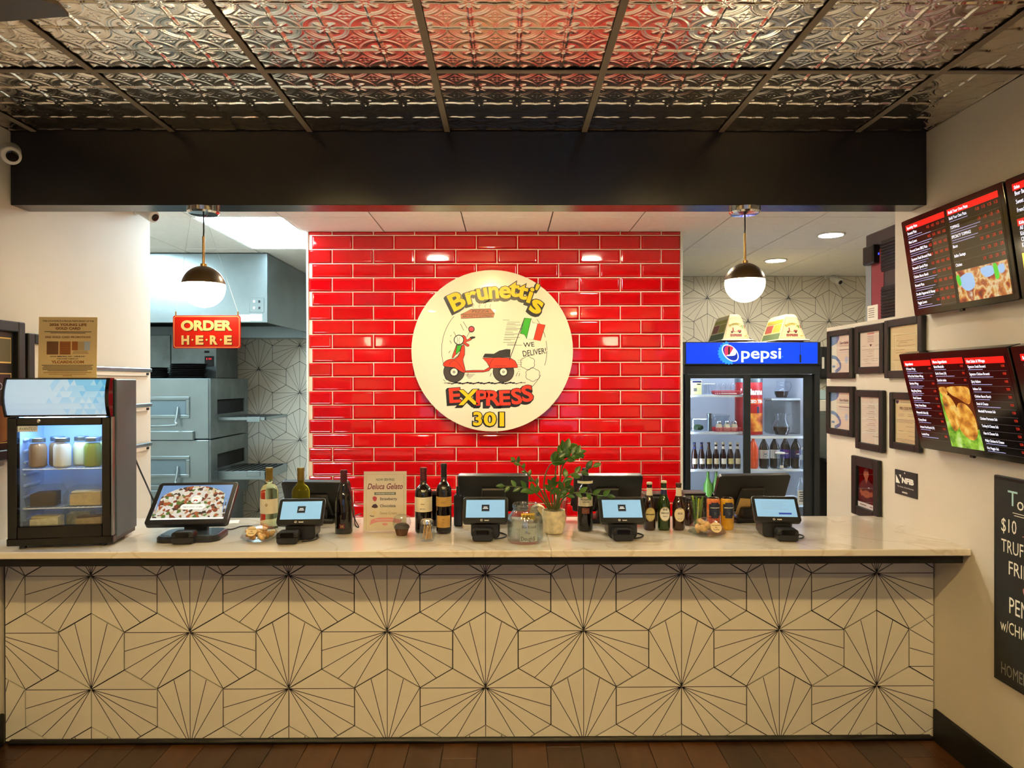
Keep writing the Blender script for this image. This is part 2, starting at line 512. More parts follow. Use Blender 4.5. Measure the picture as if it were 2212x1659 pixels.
def hex_field(parent, Y, sx, sz, x0, z0, x1, z1, odd=None):
    shared = {}
    c0x, c0z = sx, sz + HA
    for j in range(-14, 15):
        for i in range(-40, 41):
            cx, cz = c0x + i * HW + j * HW / 2, c0z + j * 1.5 * HA
            if cx < x0 - HW or cx > x1 + HW or cz < z0 - HA or cz > z1 + HA: continue
            ty = (i - j) % 3; ap = R((270, 30, 150)[ty])
            if odd and odd(cx, cz): ap = R(-30)
            V, rays = hex_shapes(ap)
            W = [(x + cx, z + cz) for x, z in V]
            inside = all(x0 <= x <= x1 and z0 <= z <= z1 for x, z in W)
            if inside:
                if ty not in shared:
                    mb = MB(); mb.prism(V, HEXW, 0, .006, inset=.0006)
                    for q in rays: mb.poly(q, HEXL, .0064)
                    o = mb.build('hex_tile', parent, flat=True); shared[ty] = o.data
                else: o = kid(shared[ty], 'hex_tile', parent)
                o.location = (cx, Y, cz)
            else:
                P = clip(W, x0, z0, x1, z1)
                if len(P) < 3 or abs(sgn_area(P)) < .0012: continue
                mb = MB(); mb.prism(P, HEXW, 0, .006)
                for q in rays:
                    C = clip([(x + cx, z + cz) for x, z in q], x0 + .001, z0 + .001, x1 - .001, z1 - .001)
                    if len(C) >= 3: mb.poly(C, HEXL, .0064)
                o = mb.build('hex_tile', parent, flat=True); o.location = (0, Y, 0)
s0 = at(1702.8, 643.7, Y=YB)
hex_field(wb, YB, s0.x, s0.z, -2.95, .02, -.85, 2.685)
hex_field(wb, YB, s0.x, s0.z, 1.15, 1.10, 4.3, 2.685)

# ceilings
def tin_height(u, v):
    """relief of the pressed pattern; u, v in cells of a quarter panel"""
    cx, cy = u - round(u), v - round(v)
    r = math.hypot(cx, cy); h = 0.0
    g = lambda d, s: math.exp(-(d / s) ** 2)
    for d, al in ((cx, abs(cy)), (cy, abs(cx))):
        k = min(1, max(0, (al - .09) / .03))
        h += k * .0042 * max(0, 1 - (d / .040) ** 2) ** .5 if abs(d) < .040 else 0
    h += .0032 * g(max(abs(cx), abs(cy)) - .06, .015)
    h += .0017 * g(r - .415, .014) + .0022 * g(r - .472, .016)
    h += .0008 / (1 + math.exp(-(r - .445) * 90))
    a = math.atan2(abs(cy), abs(cx))
    dx, dy = (abs(cx) + abs(cy)) / 1.4142, (abs(cx) - abs(cy)) / 1.4142
    lw = .055 + .045 * math.sin(max(0, min(1, (dx - .09) / .20)) * PI) + .012 * math.sin(dx * 90)
    if .09 < dx < .30: h += .0030 * max(0, 1 - (dy / lw) ** 2) * min(1, (dx - .09) / .03, (.30 - dx) / .03) * (.7 + .3 * math.cos(dy * 70))
    ex, ey = .5 - abs(cx), .5 - abs(cy)
    m = abs(ex) + abs(ey)
    h += .0014 * g(m - .20, .014)
    for (bx, by, sx, sy) in ((.11, 0, .035, .022), (0, .11, .022, .035), (0, 0, .02, .02)):
        h += .0022 * math.exp(-((ex - bx) / sx) ** 2 - ((ey - by) / sy) ** 2)
    return h
NT = 160
mb = MB(); V = []; F = []
S = .61
for j in range(NT + 1):
    for i in range(NT + 1):
        u, v = i / NT * 4, j / NT * 4
        sag = .0035 * math.sin(PI * i / NT) * math.sin(PI * j / NT)
        V.append(((i / NT - .5) * S, (j / NT - .5) * S, -tin_height(u, v) - sag))
for j in range(NT):
    for i in range(NT):
        a = j * (NT + 1) + i; F.append((a, a + NT + 1, a + NT + 2, a + 1))
mb.add(V, F, TIN)
ceil = MB().box(XL - .1, -3.0, CEIL + .012, XR + .1, 3.3, CEIL + .06, DARK).build('ceiling')
tag(ceil, 'pressed tin ceiling of embossed metal panels in a grid', kind='structure')
gx = [-.263 + S * k for k in range(-4, 5)]
gy = [3.18 - S * k for k in range(0, 11)]
tin = None
for i in range(len(gx) - 1):
    for j in range(len(gy) - 1):
        cxm, cym = (gx[i] + gx[i + 1]) / 2, (gy[j] + gy[j + 1]) / 2
        if cxm + S / 2 < XL or cxm - S / 2 > XR: continue
        if tin is None: o = mb.build('ceiling_panel', ceil, sharp=180); tin = o.data
        else: o = kid(tin, 'ceiling_panel', ceil)
        o.location = (cxm, cym, CEIL + .006)
        o.rotation_euler = (random.uniform(-.005, .005), random.uniform(-.005, .005), random.choice((0, PI / 2, PI)))
for x in gx:
    if XL < x < XR: MB().box(x - .012, -3.0, CEIL - .004, x + .012, 3.185, CEIL + .001, TBAR, .001).build('grid_bar', ceil)
for y in gy[1:]:
    MB().box(XL, y - .012, CEIL - .0036, XR, y + .012, CEIL + .001, TBAR, .001).build('grid_bar', ceil)
kc = MB().box(-4.6, 3.3, CEIL + .006, 5.0, YB + .1, CEIL + .06, BLACKM).build('ceiling_kitchen')
tag(kc, 'white suspended panel ceiling over the kitchen', kind='structure')
kx = [-.30 + .605 * k for k in range(-7, 9)]; ky = [3.70 + 1.14 * k - .01 for k in range(0, 4)]
ky = [3.31] + [3.69, 4.83, 5.97, 7.11] + [YB]
PANEL_LIGHTS = {(-2.115, 5.40)}
for i in range(len(kx) - 1):
    for j in range(len(ky) - 1):
        x0, x1, y0, y1 = kx[i] + .004, kx[i + 1] - .004, ky[j] + .004, ky[j + 1] - .004
        x0, x1 = max(x0, -4.48), min(x1, 4.9)
        if x1 - x0 < .1: continue
        if abs((x0 + x1) / 2 + 1.8125) < .05 and abs((y0 + y1) / 2 - 5.40) < .1: continue
        if y0 < YR < y1 and x0 < XB and x1 > XA and False: continue
        MB().box(x0, y0, CEIL - .003, x1, y1, CEIL + .006, KCEIL, .0015).build('ceiling_panel', kc)
# charcoal beam over the counter
bm = MB().box(XL, 3.19, 2.363, XR, 3.315, CEIL + .02, BEAM, .002).build('ceiling_beam')
tag(bm, 'dark charcoal painted beam across the room above the counter', kind='structure')
# baseboards
for nm, x0, x1 in (('baseboard_right', XR - .016, XR), ('baseboard_left', XL, XL + .016)):
    o = MB().box(x0, -3.0, 0, x1, 3.118, .14, BLACKB, .003).build(nm); tag(o, 'black baseboard along the cream wall', kind='structure')

# ------------------------------------------------------------------ lamps
def recessed(name, x, y, z, r, strength, col, label, group):
    t = thing(name, label, 'light', (x, y, z), group=group)
    MB().lathe([(r * 1.22, 0), (r * 1.22, -.006), (r * 1.02, -.010), (r, -.004), (r, .018)], WHITEP, 28).build('trim_ring', t)
    m = mat('lamp_%s' % group[:8], '#ffffff', .5, emit=strength, ecol=col)
    MB().lathe([(0, -.0045), (r, -.0045)], m, 28).build('lens', t)
    return t
for x, y in ((-1.15, 1.0), (-.21, 1.0), (1.05, 1.0), (-1.15, -.55), (-.21, -.55), (1.05, -.55)):
    recessed('recessed_light', x, y, CEIL - .014, .065, E_CAN, WARM, 'tin ceiling downlight, row %s the counter, %s from the cooler side' % ('nearer' if y > 0 else 'farther from', 'first' if x < -1 else 'second' if x < 0 else 'third'), 'downlights in the tin ceiling')
for (x, y, lb) in ((2.45, 5.39, 'round warm downlight near the black vented machine'), (2.46, 6.53, 'round warm downlight above the round lamp by the blue cooler'),
                   (2.45, 4.25, 'unseen downlight added over the half wall, hidden past the beam'),  # added lamp, never in view, gives the kitchen more light
                   (-.62, 4.15, 'round downlight before the red wall, nearer the oven side'), (.75, 4.15, 'round downlight before the red wall, nearer the blue cooler')):
    recessed('recessed_light', x, y, CEIL - .004, .085, E_CANK, WARMK, lb, 'kitchen downlights')
# sign spotlight fixed to the kitchen face of the beam
t = thing('spotlight', 'small spotlight behind the beam aimed at the round sign', 'light', (-.16, 3.40, 2.48))
d_ = Vector((0.02, 1.0, -.28)).normalized(); q_ = d_.to_track_quat('Z', 'Y').to_matrix().to_4x4()
MB(T=q_).lathe([(0, -.07), (.03, -.07), (.042, .03), (.038, .03), (.03, .012), (0, .012)], BLACKM, 20).build('head', t)
MB(T=q_).lathe([(0, .014), (.030, .014)], mat('spot_lens', '#ffffff', .4, emit=1300.0, ecol=WARM), 20).build('lens', t)
MB().tube([(0, -.02, 0), (0, -.085, .01)], .008, BLACKM, 8).build('bracket', t)
# cool ceiling light panel
t = thing('ceiling_light_panel', 'large bright white light panel in the kitchen ceiling', 'light', (-1.8125, 5.40, CEIL))
MB().box(-.300, -.568, -.002, .300, .568, .006, WHITEP).build('frame', t)
MB().box(-.285, -.553, -.006, .285, .553, -.002, mat('light_panel_diffuser', '#ffffff', .5, emit=E_PANEL, ecol=COOL)).build('diffuser', t)
t = thing('ceiling_light_panel', 'second white light panel, unseen, deeper over the oven', 'light', (-3.3, 5.40, CEIL))  # unseen panel, lights hood and oven from out of view
MB().box(-.300, -.568, -.010, .300, .568, -.003, WHITEP).build('frame', t)
MB().box(-.285, -.553, -.014, .285, .553, -.010, MATS['light_panel_diffuser']).build('diffuser', t)
# globe pendants
BRONZE = mat('bronze_shade', '#5b4a37', .35, .6)
OPAL = mat('opal_globe', '#fff6e2', .3, emit=E_PENDANT, ecol=(1.0, .80, .50))
BRASS = mat('brushed_brass', '#a98c5d', .3, .9)
def pendant(px, py, rpx, label):
    p = at(px, py, Y=3.25); r = rpx * 3.25 / FPX
    t = thing('pendant_lamp', label, 'lamp', (p.x, p.y, p.z), group='globe pendants under the beam')
    top = 2.363 - p.z
    MB().lathe([(.070, top), (.070, top - .018), (.062, top - .026), (0, top - .028)], CHROME, 28).build('canopy', t)
    MB().tube([(0, 0, top - .02), (0.001, 0, r + .16), (0, 0, r + .13)], .0035, BLACKM, 8).build('cord', t)
    MB().lathe([(.006, r + .135), (.006, r + .012), (.014, r + .010), (.014, r - .004)], BRASS, 16).build('stem', t)
    n = 14
    prof = [(r * math.cos(a), r * math.sin(a)) for a in [R(8) + (PI / 2 - R(8)) * i / n for i in range(n + 1)]]
    prof[-1] = (0, r)
    MB().lathe([(r * .965, r * .14)] + prof, BRONZE, 32).build('lamp_shade', t, sharp=60)
    prof = [(0, -r * .985)] + [(r * .985 * math.cos(a), r * .985 * math.sin(a)) for a in [-PI / 2 + (PI / 2 + R(8)) * i / n for i in range(1, n + 1)]]
    MB().lathe(prof, OPAL, 32).build('globe', t, sharp=80)
    return t
pendant(440, 620, 45, 'half bronze globe pendant lamp above the red order sign')
pendant(1609, 611, 43, 'half bronze globe pendant lamp in front of the blue drinks cooler')
# ------------------------------------------------------------------ counter
ZC = .895
def cpos(px, py): return at(px, py, Z=ZC)
t = thing('service_counter', 'long counter faced with white starburst hexagon tiles', 'counter', (0, 0, 0))
MB().box(XL + .004, 3.136, 0, XR - .004, 3.55, ZC - .03, GROUT).build('body', t)
o = MB().box(XL + .002, 2.905, .831, XR - .018, 3.136, ZC - .028, BLACKB, .002).build('apron', t)
MB().box(XL + .03, 3.108, 0, XR - .016, 3.136, .022, BLACKB, .008).build('base_trim', t)
panel = bpy.data.objects.new('front_panel', None); COL.objects.link(panel); panel.parent = t
s1 = at(1048.8, 1485, Y=3.13)
xt0, xt1 = XL + .012, XR - .006
hex_field(panel, 3.136, s1.x, s1.z, xt0, .012, xt1, .831, odd=lambda cx, cz: cx > 1.80 and .25 < cz < .5)
def quartz():
    m = mat('quartz_worktop', '#e9e0cf', .14, coat=.3)
    nt = m.node_tree; b = nt.nodes['Principled BSDF']
    tc = nt.nodes.new('ShaderNodeTexCoord')
    n = nt.nodes.new('ShaderNodeTexNoise'); n.inputs['Scale'].default_value = 2.2; n.inputs['Detail'].default_value = 8; n.inputs['Distortion'].default_value = 1.0
    nt.links.new(tc.outputs['Object'], n.inputs['Vector'])
    r = nt.nodes.new('ShaderNodeValToRGB'); e = r.color_ramp.elements
    e[0].position = .40; e[0].color = (*lin('#e9e3d6'), 1); e[1].position = .60; e[1].color = (*lin('#e6dfd1'), 1)
    for p, c in ((.485, '#e9e3d6'), (.505, '#d9cdb8'), (.525, '#e8e1d3')):
        x = e.new(p); x.color = (*lin(c), 1)
    nt.links.new(n.outputs['Fac'], r.inputs[0]); nt.links.new(r.outputs[0], b.inputs['Base Color'])
    return m
QZ = quartz()
xs = at(1191, 1195, Y=2.88).x
ct = thing('countertop', 'pale veined stone countertop carrying the screens and bottles', 'countertop', (0, 0, ZC))
MB().box(XL + .001, 2.88, -.028, xs - .0004, 3.60, 0, QZ, .003).build('slab', ct)
MB().box(xs + .0004, 2.88, -.028, XR - .001, 3.60, 0, QZ, .003).build('slab', ct)

# ------------------------------------------------------------------ point of sale screens
SCRBLUE = mat('screen_blue', '#7fb0dc', .25, emit=.85 * E_SCREEN, ecol='#86b4de')
SCRDK = mat('screen_dark_box', '#23272f', .3, emit=.3, ecol='#23272f')
SCRW = mat('screen_white', '#e8eef6', .3, emit=.85 * E_SCREEN, ecol='#dbe6f2')
SCRNAVY = mat('screen_navy', '#233a8c', .3, emit=.6, ecol='#1e3590')
def card_reader(label, x, y, rz):
    c = thing('card_reader', label, 'card reader', (x, y, ZC), rz, group='card readers on the counter')
    mb = MB(T=TL(0, 0, .001)); O = rr(.088, .052, .014, 5)
    mb.prism([(a, b + .026) for a, b in O], BLACKP, -.030, .030, inset=.006)
    mb.build('body', c)
    MB().prism([(a, b + .030) for a, b in rr(.0885, .003, .001, 1)], BLACKG, -.0302, .0302).build('seam', c)
    MB().prism([(a, b) for a, b in rr(.055, .02, .006, 4, 0, .040)], BLACKG, .029, .0312).build('glossy_front', c)
    return c
def customer_display(pxl, pyb, rz, label, cr_label, crx, plain=True):
    p = cpos(pxl, pyb)
    t = thing('customer_display', label, 'screen', (p.x, p.y, ZC), rz, group='customer screens on the counter')
    a = R(40)
    MB().prism([(u, v + .042) for u, v in rr(.125, .084, .02, 5)], BLACKP, -.09, .035, inset=.006).build('stand', t)
    T = TL(0, -.045, .068) @ RX(-a)
    mb = MB(T=T); mb.prism([(u, v + .064) for u, v in rr(.198, .128, .014, 6)], BLACKP, -.010, .008, inset=.002); hs = mb.build('housing', t)
    mb = MB(T=T); mb.rect(-.085, .024, .085, .112, SCRBLUE, .0086)
    if plain:
        mb.rect(-.017, .055, .017, .088, SCRDK, .0090)
        for k, wd in ((.074, .016), (.067, .022)): mb.rect(-wd / 2, k, wd / 2, k + .0035, SCRW, .0094)
    else:
        for k in range(5): mb.rect(-.06, .098 - k * .009, .05 - .02 * (k % 2), .0995 - k * .009, mat('screen_grey_text', '#7a93ac', .3, emit=.5, ecol='#6f8cab'), .0090)
        mb.rect(.008, .036, .062, .044, SCRNAVY, .0090)
    mb.build('screen', t)
    mb = MB(T=T)
    mb.prism(rr(.009, .009, .002, 2, -.017, .012), WHITEI, .0080, .0086); mb.prism(rr(.005, .005, .001, 1, -.017, .012), BLACKG, .0084, .0089)
    mb.text('toast', .006, .012, .007, WHITEI, .0086, bold=.03)
    mb.build('lettering', t)
    c = cpos(crx[0], crx[1]); card_reader(cr_label, c.x, c.y, rz)
    pts = [(c.x + .05, c.y + .02, ZC + .004), (c.x + .085, c.y + .04, ZC + .004), (c.x + .10, c.y + .10, ZC + .004), (p.x + .02, p.y + .13, ZC + .004)]
    o = MB().tube(smooth(pts, 5, False), .003, BLACKM, 6).build('cable'); tag(o, 'thin black cable trailing from the ' + cr_label.replace('black card reader', 'card reader'), 'cable', 'counter cables')
customer_display(652, 1164, R(4), 'small blue customer screen between the two white wine bottles', 'black card reader below the two white wine bottles', (623, 1174))
customer_display(1049, 1160, 0, 'small blue customer screen beside the glass tip jar', 'black card reader beside the glass tip jar', (1043, 1168))
customer_display(1343, 1160, 0, 'small blue customer screen beside the three beer bottles', 'black card reader near the three beer bottles', (1345, 1167))
customer_display(1675, 1158, R(-6), 'small customer screen with a dark blue button, closest to the framed certificates', 'black card reader closest to the framed certificates', (1699, 1168), plain=False)

# staff monitors, seen from behind
CARD = mat('tan_card', '#b89a63', .7)
def staff_monitor(xl, xr, ytop, Y, rz, label, card=None):
    a = at(xl, ytop, Y=Y); b = at(xr, ytop, Y=Y); wdt = b.x - a.x; hgt = .215
    t = thing('staff_monitor', label, 'monitor', ((a.x + b.x) / 2, Y, ZC), rz, group='staff monitors on the counter')
    tilt = R(28); top = a.z - ZC
    T = TL(0, 0, top) @ RX(tilt) @ TL(0, 0, -hgt)
    MB(T=T).prism([(u, v + hgt / 2) for u, v in rr(wdt, hgt, .016, 6)], BLACKP, -.014, .008, inset=.003).build('housing', t)
    MB(T=T).rect(wdt / 2 - .015, .012, -wdt / 2 + .015, hgt - .012, mat('monitor_face', '#111318', .15), -.0146).build('screen', t)
    MB(T=T).prism([(-wdt * .20, .02), (wdt * .20, .02), (wdt * .16, hgt * .68), (-wdt * .16, hgt * .68)], mat('black_plastic_soft', '#1b1b1d', .5), .007, .022, inset=.006).build('rear_cover', t)
    MB(T=T).prism(rr(.012, .07, .004, 3, -wdt / 2 - .004, .075), BLACKG, -.01, .012).build('card_swipe', t)
    MB().box(-.05, .02, 0, .05, .10, .07, BLACKP, .006).build('neck', t)
    MB().box(-.09, .0, 0, .09, .15, .022, BLACKP, .006).build('stand', t)
    if card is not None:
        MB(T=T).prism([(card - .035, -.0), (card + .035, -.0), (card + .028, hgt * .42), (card - .03, hgt * .45)], CARD, .024, .028).build('taped_card', t)
    return t
staff_monitor(606, 755, 1040, 3.44, R(-3), 'black staff monitor back behind the second white wine bottle', -.02)
staff_monitor(988, 1142, 1026, 3.42, 0, 'black staff monitor back behind the trailing plant leaves', .01)
staff_monitor(1240, 1389, 1026, 3.42, 0, 'black staff monitor back behind the wine with cream label', .03)
staff_monitor(1550, 1712, 1026, 3.42, R(6), 'black staff monitor back in front of the glass drinks cooler', -.03)
# receipt printers
for x, y, lb in ((1417, 1126, 'black receipt printer behind the pale ale bottle'), (1503, 1124, 'black receipt printer behind the two drink cans')):
    p = cpos(x, y)
    t = thing('receipt_printer', lb, 'printer', (p.x, p.y + .02, ZC), 0, group='receipt printers')
    MB().box(-.062, -.02, 0, .062, .09, .125, BLACKP, .012).build('body', t)
    MB().box(-.055, -.015, .1252, .055, .085, .134, mat('printer_lid', '#3a3230', .4), .006).build('lid', t)
    MB().box(-.045, -.022, .045, .045, -.018, .062, BLACKG).build('paper_slot', t)
# dark terminal boxes tucked behind the red wine bottles
p = cpos(936, 1136); t = thing('handheld_terminal', 'upright black handheld terminal between the two dark wine bottles', 'terminal', (p.x, p.y, ZC))
MB().box(-.03, -.012, 0, .03, .012, .165, BLACKP, .006).build('body', t); MB().box(-.024, -.0135, .03, .024, -.0125, .15, BLACKG).build('screen', t)
p = cpos(990, 1136); t = thing('handheld_terminal', 'black handheld terminal beside the wine with two gold labels', 'terminal', (p.x, p.y, ZC))
MB().box(-.02, -.02, 0, .02, .03, .15, BLACKP, .006).build('body', t); MB().box(-.008, -.021, .10, .008, -.0195, .19, BLACKP, .004).build('antenna', t)

# self-order kiosk with the pizza picture
p = cpos(421, 1160)
t = thing('order_kiosk', 'large tilted order screen showing a pizza', 'kiosk', (p.x, p.y, ZC), R(5))
a = R(50)
MB(T=RX(-PI / 2)).prism([(u, v - .02) for u, v in rr(.262, .20, .05, 6)], BLACKP, 0, .026, inset=.008).build('base', t)
MB(T=RX(-PI / 2)).prism([(u, v - .02) for u, v in rr(.235, .165, .04, 6)], mat('kiosk_base_glass', '#5b6d80', .06), .026, .028).build('base_plate', t)
MB(T=TL(0, .02, .02) @ RX(R(-12))).box(-.05, -.016, 0, .05, .016, .15, BLACKP, .005).build('neck', t)
T = TL(-.012, -.075, .068) @ RX(-a)
MB(T=T).prism([(u, v + .118) for u, v in rr(.345, .238, .016, 6)], BLACKP, -.014, .010, inset=.003).build('housing', t)
PIZZA = ramp_mat('kiosk_pizza_picture', [(0, '#e9e2cc'), (.18, '#8a3b1c'), (.30, '#f3ead9'), (.42, '#5d7a2c'), (.52, '#e0c9a0'), (.66, '#b45a2a'), (.78, '#efe7da'), (.90, '#47301c')], 70, emit=.6)
mb = MB(T=T)
mb.rect(-.152, .022, .152, .218, mat('kiosk_sky', '#5878a8', .2, emit=.6, ecol='#5d7fb4'), .0104)
O = [(x, z) for x, z in circ(.158, 40, 0, .095, .118) if z > .03 and abs(x) <= .152]
mb.poly([(-.152, .032), (.152, .032)] + sorted([q for q in O], key=lambda q: -q[0]), PIZZA, .0108)
mb.rect(-.152, .022, .152, .031, SCRW, .0108)
mb.build('screen', t)
mb = MB(T=T)
mb.prism(circ(.024, 28, .012, .135), SCRW, .0106, .0114); mb.stroke(circ(.021, 28, .012, .135), .0012, SCRDK, .0117, True)
mb.prism(rr(.014, .006, .002, 2, .010, .128), REDI, .0112, .0118); mb.poly(circ(.003, 10, .004, .124), INK, .0121); mb.poly(circ(.003, 10, .018, .124), INK, .0121)
mb.text('Brunetti\'s', .012, .145, .004, YELI, .0118, bold=.04)
mb.prism(rr(.105, .030, .014, 6, .008, .092), SCRW, .0106, .0112); mb.text('Start your order', .008, .092, .010, SCRDK, .0116, shear=.25, width=.085)
mb.build('start_button', t)
c = cpos(398, 1174); card_reader('black card reader in front of the pizza order screen', c.x, c.y, R(6))
pts = [cpos(468, 1152) + Vector((0, 0, .02)), cpos(500, 1145) + Vector((0, 0, .004)), cpos(520, 1139) + Vector((0, 0, .004)), cpos(545, 1138) + Vector((0, 0, .004))]
o = MB().tube(smooth([tuple(q) for q in pts], 5, False), .003, BLACKM, 6).build('cable'); tag(o, 'black cable lying behind the pizza order screen', 'cable', 'counter cables')
pts = [at(286, 975, Y=3.45), at(300, 1010, Y=3.42), at(318, 1050, Y=3.36), at(333, 1085, Y=3.30), cpos(345, 1122) + Vector((0, 0, .004))]
o = MB().tube(smooth([tuple(q) for q in pts], 5, False), .004, BLACKM, 6).build('power_cord'); tag(o, 'black power cord hanging down beside the countertop cooler', 'cord')
p = cpos(502, 1128); o = MB(T=TL(p.x, p.y, ZC) @ RZ(.3)).box(-.03, -.04, .0004, .03, .04, .002, PAPER).build('paper_slip'); tag(o, 'white paper slip lying behind the pizza order screen', 'paper')
pts = [cpos(757, 1110) + Vector((0, 0, .03)), cpos(764, 1122) + Vector((0, 0, .02)), cpos(768, 1136) + Vector((0, 0, .004)), cpos(775, 1140) + Vector((0, 0, .004)), cpos(766, 1130) + Vector((0, 0, .03)), cpos(780, 1118) + Vector((0, 0, .02))]
o = MB().tube(smooth([tuple(q) for q in pts], 6, False), .0028, BLACKM, 6).build('cable'); tag(o, 'looped black cable beside the gelato sign', 'cable', 'counter cables')
# ------------------------------------------------------------------ bottles and small things on the counter
REDWINE = mat('dark_wine_glass', '#0b0607', .06, coat=.5)
WHITEWINE = mat('pale_wine_glass', '#d5d3a0', .03, trans=.92, ior=1.2)
OLIVEWINE = mat('olive_wine_glass', '#b8b02e', .03, trans=.85, ior=1.2)
FOILG = mat('gold_foil', '#7d6a2c', .35, .5)
FOILR = mat('burgundy_foil', '#4a0f19', .4)
FOILB = mat('black_foil', '#0e0c0e', .4)
FOILN = mat('navy_foil', '#171624', .4)
LABELC = mat('cream_label', '#e9dfc4', .7, noise=(40, .05))
LABELG = mat('gold_label', '#b8924f', .5, noise=(30, .1))
INKG = mat('gold_ink', '#8d7640', .5)
def wine(px, pyt, pyb, wpx, label, glass, foil, shape='bordeaux', parts=()):
    b = cpos(px, pyb); k = b.y / FPX
    r = wpx * k / 2; H = (at(px, pyt, Y=b.y).z - ZC)
    t = thing('wine_bottle', label, 'bottle', (b.x, b.y, ZC), group='wine bottles on the counter')
    nr = r * .36
    if shape == 'bordeaux':
        prof = [(r * .8, 0), (r * .97, .004), (r, .012), (r, H * .60), (r * .96, H * .645), (r * .80, H * .69), (r * .55, H * .725), (nr * 1.08, H * .755), (nr, H * .80), (nr, H * .985)]
    else:
        prof = [(r * .8, 0), (r * .97, .004), (r, .012), (r, H * .45), (r * .94, H * .54), (r * .78, H * .64), (r * .55, H * .73), (nr * 1.1, H * .80), (nr, H * .84), (nr, H * .985)]
    MB().lathe([(0, 0)] + prof + [(0, H * .985)], glass, 28).build('glass', t, sharp=50)
    MB().lathe([(nr * 1.09, H * .80), (nr * 1.06, H * .94), (nr * 1.16, H * .945), (nr * 1.16, H * .975), (nr * 1.05, H), (0, H)], foil, 24).build('capsule', t)
    for nm, z0, z1, m, spread, txt in parts:
        mb = MB(); hw = spread; prr = r * 1.012
        mb.shell([(prr, H * z0), (prr, H * z1)], m, 16, a0=-PI / 2 - hw, a1=-PI / 2 + hw)
        for (s_, zz, hh, im) in txt:
            V, F, x0, x1 = text_geo(s_, .02); kk = hh / .72; W = []
            for q in V:
                u, v = (q[0] - (x0 + x1) / 2) * kk, (q[1] - .36) * kk
                an = -PI / 2 + u / prr; W.append(((prr + .0006) * math.cos(an), (prr + .0006) * math.sin(an), H * zz + v))
            mb.add(W, F, im)
        mb.build(nm, t)
    return t
def crest(zz): return [('o', zz, .016, INKG), ('w', zz - .03, .007, INKG), ('- - -', zz - .06, .006, INKG)]
wine(582, 1010, 1141, 38, 'clear white wine bottle with gold capsule beside the biscotti tray', WHITEWINE, FOILG, parts=[('paper_label', .26, .50, LABELC, 1.35, crest(.42))])
wine(650, 1010, 1144, 38, 'green-gold white wine bottle standing behind the small blue screen', OLIVEWINE, FOILG, parts=[('paper_label', .26, .50, LABELC, 1.35, crest(.42))])
wine(743, 1015, 1151, 38, 'slope-shouldered dark wine bottle with burgundy capsule beside the gelato sign', REDWINE, FOILR, 'burgundy', parts=[('paper_label', .09, .17, FOILR, .35, [('M', .13, .014, INKG)]), ('front_print', .20, .34, REDWINE, .9, [('- - -', .30, .005, INKG), ('= =', .225, .006, GREYINK)])])
wine(915, 1010, 1149, 37, 'dark wine bottle with wide white label behind the toothpick jar', REDWINE, FOILR, parts=[('paper_label', .33, .555, LABELC, 1.5, [('- -', .525, .005, GREYINK), ('~', .46, .02, INKG), ('Merlot', .38, .006, GREYINK)])])
wine(959, 1001, 1151, 33, 'tall dark wine bottle with two gold labels', REDWINE, FOILB, parts=[('neck_label', .395, .53, LABELG, 1.5, [('oo', .46, .014, INKG)]), ('paper_label', .095, .265, LABELG, 1.0, [('~~', .215, .007, INK), ('~~~', .17, .006, INK)])])
wine(1264, 1011, 1146, 33, 'dark wine bottle with cream label behind the plant leaves', REDWINE, FOILN, parts=[('neck_band', .765, .805, LABELC, 1.5, [('- -', .785, .004, INKG)]), ('paper_label', .405, .555, LABELC, 1.15, [('Montepulciano', .515, .0055, INK), ('d\'Abruzzo', .475, .0055, INK)]), ('crest', .29, .38, mat('copper_print', '#6a3a2c', .5), .5, [('===', .335, .006, INKG)])])

